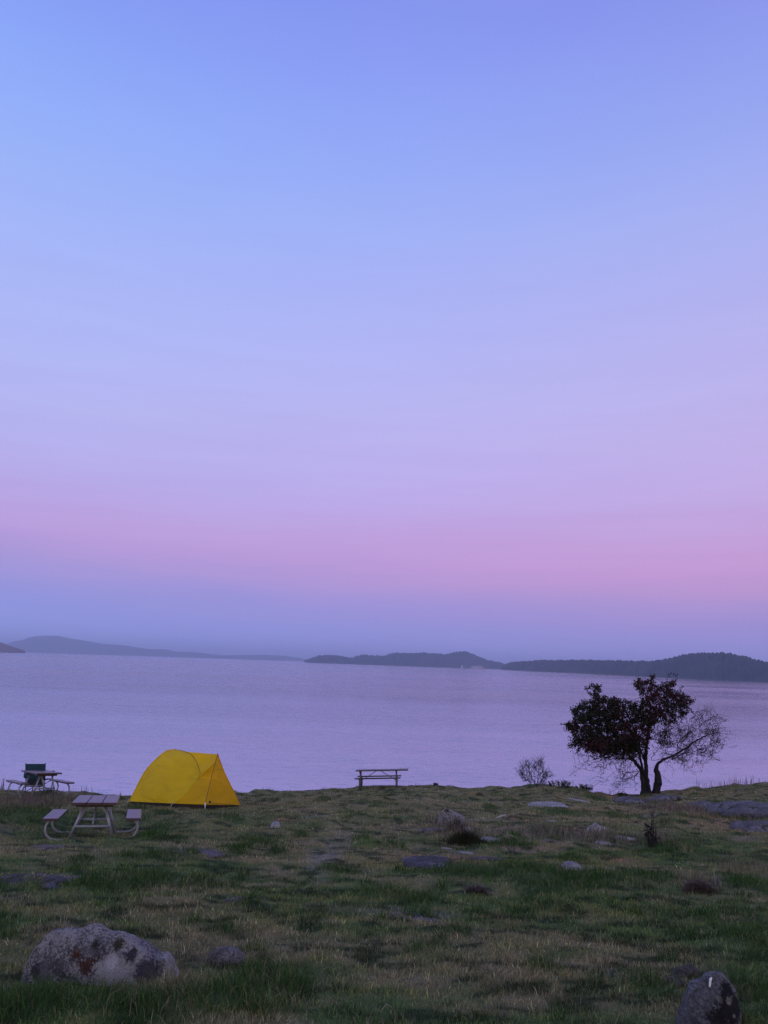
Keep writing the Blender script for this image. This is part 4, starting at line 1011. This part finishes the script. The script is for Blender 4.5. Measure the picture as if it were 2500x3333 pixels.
# ------------------------------------------------------------------ rocks
import bmesh
def ico(sub):
    bm = bmesh.new(); bmesh.ops.create_icosphere(bm, subdivisions=sub, radius=1)
    V_ = np.array([v_.co[:] for v_ in bm.verts]); F__ = np.array([[q_.index for q_ in f.verts] for f in bm.faces]); bm.free(); return V_, F__
ICO = {k: ico(k) for k in (3, 4, 5, 6)}
def rock(label, x0, x1, ybase, prof, m, name='rock', sub=4, depth=.8, rough=.06, sink=.15, seed=1, square=1.0, dist=None, facets=.0, group=None, lean=0):
    """x0,x1: left and right in the photo view; prof: [(0..1 across, height in view pixels)]"""
    g = ground_at((x0+x1)/2, ybase) if dist is None else PD((x0+x1)/2, ybase, dist); g[2] = float(zt(g[0], g[1])) if dist is None else g[2]
    s = view_scale(g)/1.50693; W_ = (x1-x0)/s; D_ = W_*depth
    V_, F__ = ICO[sub]; V_ = V_.copy()
    x, y, z = V_[:, 0], V_[:, 1], V_[:, 2]
    pa = np.array(prof); pr_ = np.interp((x+1)/2, pa[:, 0], pa[:, 1])/s
    se = np.sqrt(np.maximum(1-x*x, 1e-4)); k = np.clip(z/se, -1, 1)
    sh_ = np.sign(k)*np.abs(k)**(1/square)
    Z = np.where(z > 0, pr_*np.abs(sh_)**.8, k*sink*max(pa[:, 1])/s*1.5)
    ys_ = np.sign(y)*np.abs(y)**.85
    an = np.arctan2(y, x); rim = (1-np.clip(Z/(max(pa[:, 1])/s), 0, 1)*.5) if square > 1.1 else 0
    rad_ = 1 + rim*.34*fbm(np.cos(an)*1.9+seed*3.1, np.sin(an)*1.9, o=4, s=seed+40)
    P_ = np.stack([x*W_/2*rad_, ys_*D_/2*rad_ + lean*Z, Z], 1)
    nrm = V_/np.array([W_/2, D_/2, max(pa[:, 1])/s]); nrm /= np.linalg.norm(nrm, axis=1)[:, None]
    f = 2.2/max(W_, .2); d_ = fbm(P_[:, 0]*f*1.3+seed*9, P_[:, 1]*f*1.3, P_[:, 2]*f*2, o=3, s=seed)+.5*fbm(P_[:, 0]*f*5+seed, P_[:, 1]*f*5, P_[:, 2]*f*6, o=4, s=seed+3)
    if facets:
        a_ = vnoise(P_[:, 0]*f*2+3, P_[:, 1]*f*2, P_[:, 2]*f*2.6, s=seed+20); d_ = d_ - facets*2*np.abs(a_)
    Hh = max(pa[:, 1])/s
    P_ = P_ + nrm*(d_*rough*min(W_, max(Hh*1.6, W_*.25)))[:, None]
    if facets:
        rg = np.random.default_rng(seed*7+1); hd = np.array([W_/2, D_/2, Hh])
        Qn = P_/hd
        for _ in range(int(26*min(1, facets*2))):
            n_ = rg.normal(0, 1, 3); n_[0] *= .45; n_[1] = -abs(n_[1])-.35; n_[2] = abs(n_[2])*.8; n_ /= np.linalg.norm(n_); o_f = rg.uniform(.74, .93)
            ex = np.maximum(Qn@n_-o_f, 0); Qn = Qn - ex[:, None]*n_[None, :]*.9
        P_ = Qn*hd + nrm*(.5*fbm(P_[:, 0]*f*7, P_[:, 1]*f*7, P_[:, 2]*f*7, o=3, s=seed+8)*.012*W_)[:, None]
    # follow the slope of the ground
    gx = float(zt(g[0]+.2, g[1])-zt(g[0]-.2, g[1]))/.4; gy = float(zt(g[0], g[1]+.2)-zt(g[0], g[1]-.2))/.4
    P_[:, 2] += (np.clip(gx, -.2, .2)*P_[:, 0] + np.clip(gy, -.3, .3)*P_[:, 1])*(.6 if Hh/W_ < .3 else .25)
    o = build(name, P_, F__, m, smooth=True); o.location = Vector(g); tag(o, label, 'rock', group); return o, g, s
grey = (.20,.185,.20); gdark = (.07,.065,.075); gpale = (.36,.34,.34)
# the big lichen boulder
Mb = rock_material('lichen boulder', (.15,.14,.155), (.032,.028,.036), (.46,.445,.44), .80, scale=2.3,
                   rust_shade_at=[((.36,-.36,.10), .13, (.075,.066,.085)), ((.22,-.36,.20), .07, (.045,.038,.05)), ((-.10,-.42,.13), .085, (.085,.034,.02)), ((-.19,-.36,.20), .05, (.10,.035,.016)), ((-.03,-.4,.17), .04, (.09,.032,.016)), ((.10,-.34,.27), .07, (.055,.05,.024)), ((-.06,-.32,.27), .055, (.04,.035,.02)), ((-.5,-.25,.06), .06, (.06,.052,.062))],  # rusty spots, plus dark grey and olive brown ones
                   white_at=[((.085,-.40,.16), .07, (.66,.62,.66))])
rock('large lichen covered boulder in the left foreground with a rusty patch and a white stain', 56, 398, 2112,
     [(0,0),(.04,42),(.09,75),(.15,92),(.22,98),(.31,100),(.35,107),(.42,106),(.46,97),(.6,90),(.7,75),(.76,66),(.82,50),(.9,44),(.95,28),(1,0)], Mb, 'boulder', 6, .40, .08, .35, 4, 1.0, facets=.35)
Ms = rock_material('small pale stone', (.20,.185,.19), (.09,.085,.09), (.36,.34,.33), .7, scale=2)
rock('low grey stone just right of the large lichen boulder', 446, 532, 2082, [(0,0),(.08,16),(.25,27),(.5,31),(.8,28),(.93,20),(1,0)], Ms, 'stone', 5, .5, .06, .4, 8)
# the standing boulder, lower right
Mr = rock_material('standing boulder', (.15,.155,.185), (.06,.06,.072), (.30,.305,.34), .7, scale=1.8,
                   rust_shade_at=[((.12,-.19,.27), .07, (.010,.010,.012)), ((.12,-.2,.15), .12, (.016,.014,.013)), ((.04,-.22,.08), .10, (.02,.018,.017))], white_at=[((.05,-.21,.22), .03, (.34,.32,.28)), ((.125,-.19,.21), .032, (.40,.37,.32)), ((.14,-.2,.12), .022, (.34,.31,.27)), ((.03,-.22,.14), .02, (.3,.28,.25))])  # near-black spots paint the shade inside hollows of its face
ob, gb, sb = rock('upright grey boulder in the bottom right corner with a small white painted mark', 1462, 1602, 2226,
     [(0,0),(.06,26),(.12,50),(.2,74),(.27,96),(.33,100),(.42,103),(.5,110),(.62,114),(.74,114),(.83,108),(.89,100),(.94,90),(.98,60),(1,0)], Mr, 'boulder', 6, .50, .06, .3, 6, 1.0, facets=.22)
# white painted mark: a numeral 1 with a short flag
def mark_on(ob, dx, dy, strokes, m, w_=2.2):
    me = ob.data; co_ = np.array([v_.co[:] for v_ in me.vertices])+np.array(ob.location)
    d = co_-CAM; ww = d@F_; uu = ((d@R_)/ww*FS+CX)/1.50693; vv = (-(d@U_)/ww*FS+CY)/1.50693
    def hit(a, b):
        k = np.argsort((uu-a)**2+(vv-b)**2+np.where(d@F_ > np.min(d@F_)+.42, 1e3, 0))[:6]; yy = float(np.min(co_[k, 1]))
        return PD(a, b, yy-.006)-np.array(ob.location)
    q_ = MB()
    for st in strokes:
        c_ = [hit(dx+a, dy+b) for a, b in st]; L_ = [hit(dx+a-w_/2, dy+b) for a, b in st]
        q_.tube([tuple(p_) for p_ in c_], .008, 6)
    return q_.build('painted_mark', m, ob, True)
Mw = simple_material('white paint', (.75,.76,.78), .5, 0, .05)
mark_on(ob, 1534, 2121, [[(-1, 11), (-.4, 5), (0, 0), (.8, -6), (1.2, -8)], [(1, -8), (4.0, -7.4)], [(0, -1), (1.6, -6)]], Mw)
Mm = rock_material('mossy stone', (.13,.12,.105), (.04,.038,.034), (.27,.25,.25), .55, moss=(.075,.065,.03), scale=2.2)
rock('pale topped stone behind the upright boulder', 1448, 1512, 2110, [(0,0),(.1,10),(.3,18),(.5,24),(.8,28),(.93,20),(1,0)], Mm, 'stone', 5, .6, .1, .3, 14, facets=.5)
rock('crumbling mossy stone half sunk in grass, left of the upright boulder', 1420, 1492, 2136, [(0,0),(.1,10),(.3,20),(.6,22),(.85,14),(1,0)], Mm, 'stone', 5, .6, .12, .3, 15, facets=.6)
rock('low dark stone flush with the brown turf in the lower right', 1298, 1352, 2112, [(0,0),(.2,5),(.5,8),(.8,6),(1,0)], Mm, 'stone', 4, .8, .1, .4, 16)
# rust stained rock and the slabs around it
Mq = rock_material('rust stained rock', (.30,.29,.30), (.13,.12,.13), (.50,.48,.49), .8, scale=1.4, rust_shade_at=[((-.10,-.30,.30), .09, (.08,.028,.022)), ((-.2,-.3,.22), .05, (.07,.03,.02))])
rock('pale rock with a dark red stain, behind the thin reeds', 943, 1006, 1781, [(0,0),(.05,16),(.15,23),(.28,29),(.45,28),(.65,24),(.85,20),(.97,15),(1,0)], Mq, 'rock', 5, .45, .05, .3, 22, facets=.2)
Mp = rock_material('purple slab', (.11,.10,.135), (.045,.04,.055), (.30,.28,.33), .5, moss=(.07,.07,.035), scale=1.5)
Mk = rock_material('brown slab', (.22,.20,.195), (.10,.09,.085), (.38,.35,.34), .45, moss=(.09,.08,.045), scale=1.4)
Mpl = rock_material('pale slab', (.38,.36,.35), (.18,.17,.16), (.54,.52,.51), .6, scale=2)
def slab(label, x0, x1, yb, h, m, seed, depth=.9, name='flat_stone', sub=4, prof=None, rough=.09):
    return rock(label, x0, x1, yb, prof or [(0,0),(.05,h*.55),(.2,h*.85),(.6,h*.75),(.9,h*.6),(1,0)], m, name, sub, depth, rough, .5, seed, 2.2)
slab('long brown slab just below the rust stained rock', 902, 966, 1797, 7, Mk, 31, .5)
slab('squarish pale stone at the right end of the thin reeds', 1000, 1020, 1797, 9, Mpl, 32, .7)
slab('flat topped pale stone right of the dark tussock', 1036, 1084, 1822, 12, Mpl, 33, .6)
slab('dark purple slab of bare rock left below the dark tussock', 868, 990, 1866, 10, Mp, 34, 1.0, sub=5)
slab('narrow purple slab right below the dark tussock', 1012, 1090, 1858, 6, Mp, 35, .6)
slab('thin pale stone on the rim of the dark purple slab', 990, 1024, 1846, 5, Mpl, 36, .6)
slab('white streaked stone left of the dark tussock', 952, 978, 1836, 5, Mpl, 37, .6)
rock('rounded pale stone sitting in the long green grass', 1208, 1259, 1880, [(0,0),(.08,8),(.3,16),(.6,17),(.9,11),(1,0)], rock_material('pale rounded stone', (.34,.32,.34), (.2,.19,.2), (.5,.48,.5), .6, scale=2), 'stone', 4, .7, .05, .3, 41)
rock('small white and grey stone right of the near picnic table', 584, 606, 1788, [(0,0),(.1,7),(.4,13),(.8,12),(1,0)], rock_material('white stone', (.45,.44,.46), (.06,.06,.09), (.6,.58,.6), .5, scale=5), 'stone', 4, .8, .08, .3, 42)
rock('pale pointed stone in dry grass below the tree', 1268, 1314, 1793, [(0,0),(.2,7),(.42,14),(.6,9),(.85,6),(1,0)], Mpl, 'stone', 4, .6, .1, .3, 43)
slab('purple grey slab in the turf at the left edge of the photo', -40, 135, 1908, 7, Mp, 51, .75, sub=5)
slab('brown flat slab just right of the left edge purple slab', 128, 205, 1903, 5, Mk, 52, .6)
slab('purple slab in the turf right of the near picnic table', 350, 480, 1846, 6, rock_material('violet grey slab', (.20,.18,.20), (.09,.08,.10), (.34,.32,.35), .4, scale=1.2), 53, .7, sub=5)
slab('narrow sunken slab left of the tent foreground, below the long grass', 486, 574, 1944, 5, Mk, 54, .6)
slab('flat pale purple slab in the brown turf in the centre', 832, 948, 1982, 6, rock_material('lavender slab', (.22,.20,.26), (.12,.11,.13), (.36,.34,.40), .5, scale=1.6), 55, .7, sub=5)
slab('faint purple slab left of the near picnic table feet', 60, 150, 1833, 4, Mk, 56, .6)
slab('long grey slab with a paler right half, left of the tree foot', 1142, 1232, 1743, 5, Mpl, 57, .9, sub=5)
slab('thin grey slab right of the long grey slab, below the notch', 1225, 1275, 1731, 4, Mpl, 58, .8)
slab('small pale flat stone below the tree, in green turf', 1284, 1320, 1822, 5, Mpl, 59, .6)
slab('low grey stone in dry stalks in the middle distance', 1330, 1372, 1812, 6, Mpl, 60, .6)
slab('thin pale stone at the edge of the worn path', 1170, 1202, 1817, 3, Mk, 61, .6)
slab('thin bleached strip of stone left of the purple slab', 1190-12, 1216-12, 1775, 3, Mpl, 62, .6)
Mo = rock_material('outcrop', (.18,.17,.19), (.06,.055,.065), (.34,.33,.36), .6, moss=(.09,.085,.05), scale=1.0)
rock('broad grey outcrop of bedrock at the right edge of the photo', 1545, 1740, 1762, [(0,0),(.06,6),(.15,13),(.25,21),(.4,25),(.55,26),(.8,24),(1,0)], Mo, 'rock_outcrop', 6, 1.1, .09, .3, 71, 1.6, facets=.5)
rock('low grey ledge left of the broad outcrop', 1478, 1572, 1742, [(0,0),(.1,6),(.4,11),(.7,9),(1,0)], Mo, 'rock_outcrop', 5, .7, .08, .4, 72, 1.8, facets=.4)
rock('small grey ledge below the skyline, right of the tree', 1400, 1470, 1728, [(0,0),(.1,5),(.4,8),(.7,7),(1,0)], Mo, 'rock_outcrop', 5, .7, .08, .4, 73, 1.8)
rock('flat bluish ledge at the foot of the bare swollen tree', 1330, 1398, 1732, [(0,0),(.1,4),(.4,7),(.7,6),(1,0)], Mo, 'rock_outcrop', 5, .9, .08, .4, 74, 1.8)
rock('dark ledge below the broad outcrop at the right edge', 1570, 1700, 1790, [(0,0),(.1,6),(.4,12),(.7,12),(1,0)], Mo, 'rock_outcrop', 5, .6, .1, .4, 75, 1.8, facets=.6)
# driftwood stick
M_dw = wood_material('bleached driftwood', (.50,.47,.40), (.34,.31,.27), .8, (6, 6, 30))
a = ground_at(1069, 1771); b = ground_at(1091, 1762); a[2] += .02; b[2] = float(zt(b[0], b[1]))+.05; b[1] = a[1]+.55; b[0] = PD(1091, 1762, b[1])[0]; b[2] = PD(1091, 1761, b[1])[2]
o = MB().tube([(0, 0, 0), tuple((b-a)*.45+np.array([0,0,.015])), tuple(b-a), tuple((b-a)*1.05+np.array([.02,0,-.02]))], [.016, .022, .026, .018], 8).build('driftwood', M_dw, None, True); o.location = Vector(a)
tag(o, 'short bleached stick lying in the turf right of the rust stained rock', 'driftwood')
M_st = simple_material('dull straw', (.24,.22,.15), .8, 0, .2)
for (x0, y0, x1, y1, lb) in [(804, 1842, 822, 1840, 'thin pale stick beside the worn path'), (822, 2196, 846, 2190, 'curved pale straw stem lying on green grass at the bottom')]:
    a = ground_at(x0, y0); b = ground_at(x1, y1); m_ = (b-a)/2+np.array([0, .03, .03])
    o = MB().tube([(0, 0, .03), tuple(m_+np.array([0,0,.03])), tuple(b-a+np.array([0,0,.04]))], (.003 if y0 > 2000 else .010), 6).build('stick', M_st, None, True); o.location = Vector(a); tag(o, lb, 'stick')

# ------------------------------------------------------------------ haze
hz = MB().box((0, 19000, (WATER_Z-5+330)/2), (92000, 130000, 330-(WATER_Z-5))).build('haze', None)
m = bpy.data.materials.new('haze'); m.use_nodes = True; nt = m.node_tree; nt.nodes.clear()
o_ = nt.nodes.new('ShaderNodeOutputMaterial'); pv = nt.nodes.new('ShaderNodeVolumePrincipled')
pv.inputs['Color'].default_value = (.78, .86, 1.0, 1); pv.inputs['Density'].default_value = 1.05e-4; pv.inputs['Anisotropy'].default_value = .6
nt.links.new(pv.outputs[0], o_.inputs['Volume']); hz.data.materials.append(m)
tag(hz, kind='stuff', label='faint blue haze over the sea', cat='haze')
bpy.context.view_layer.update()
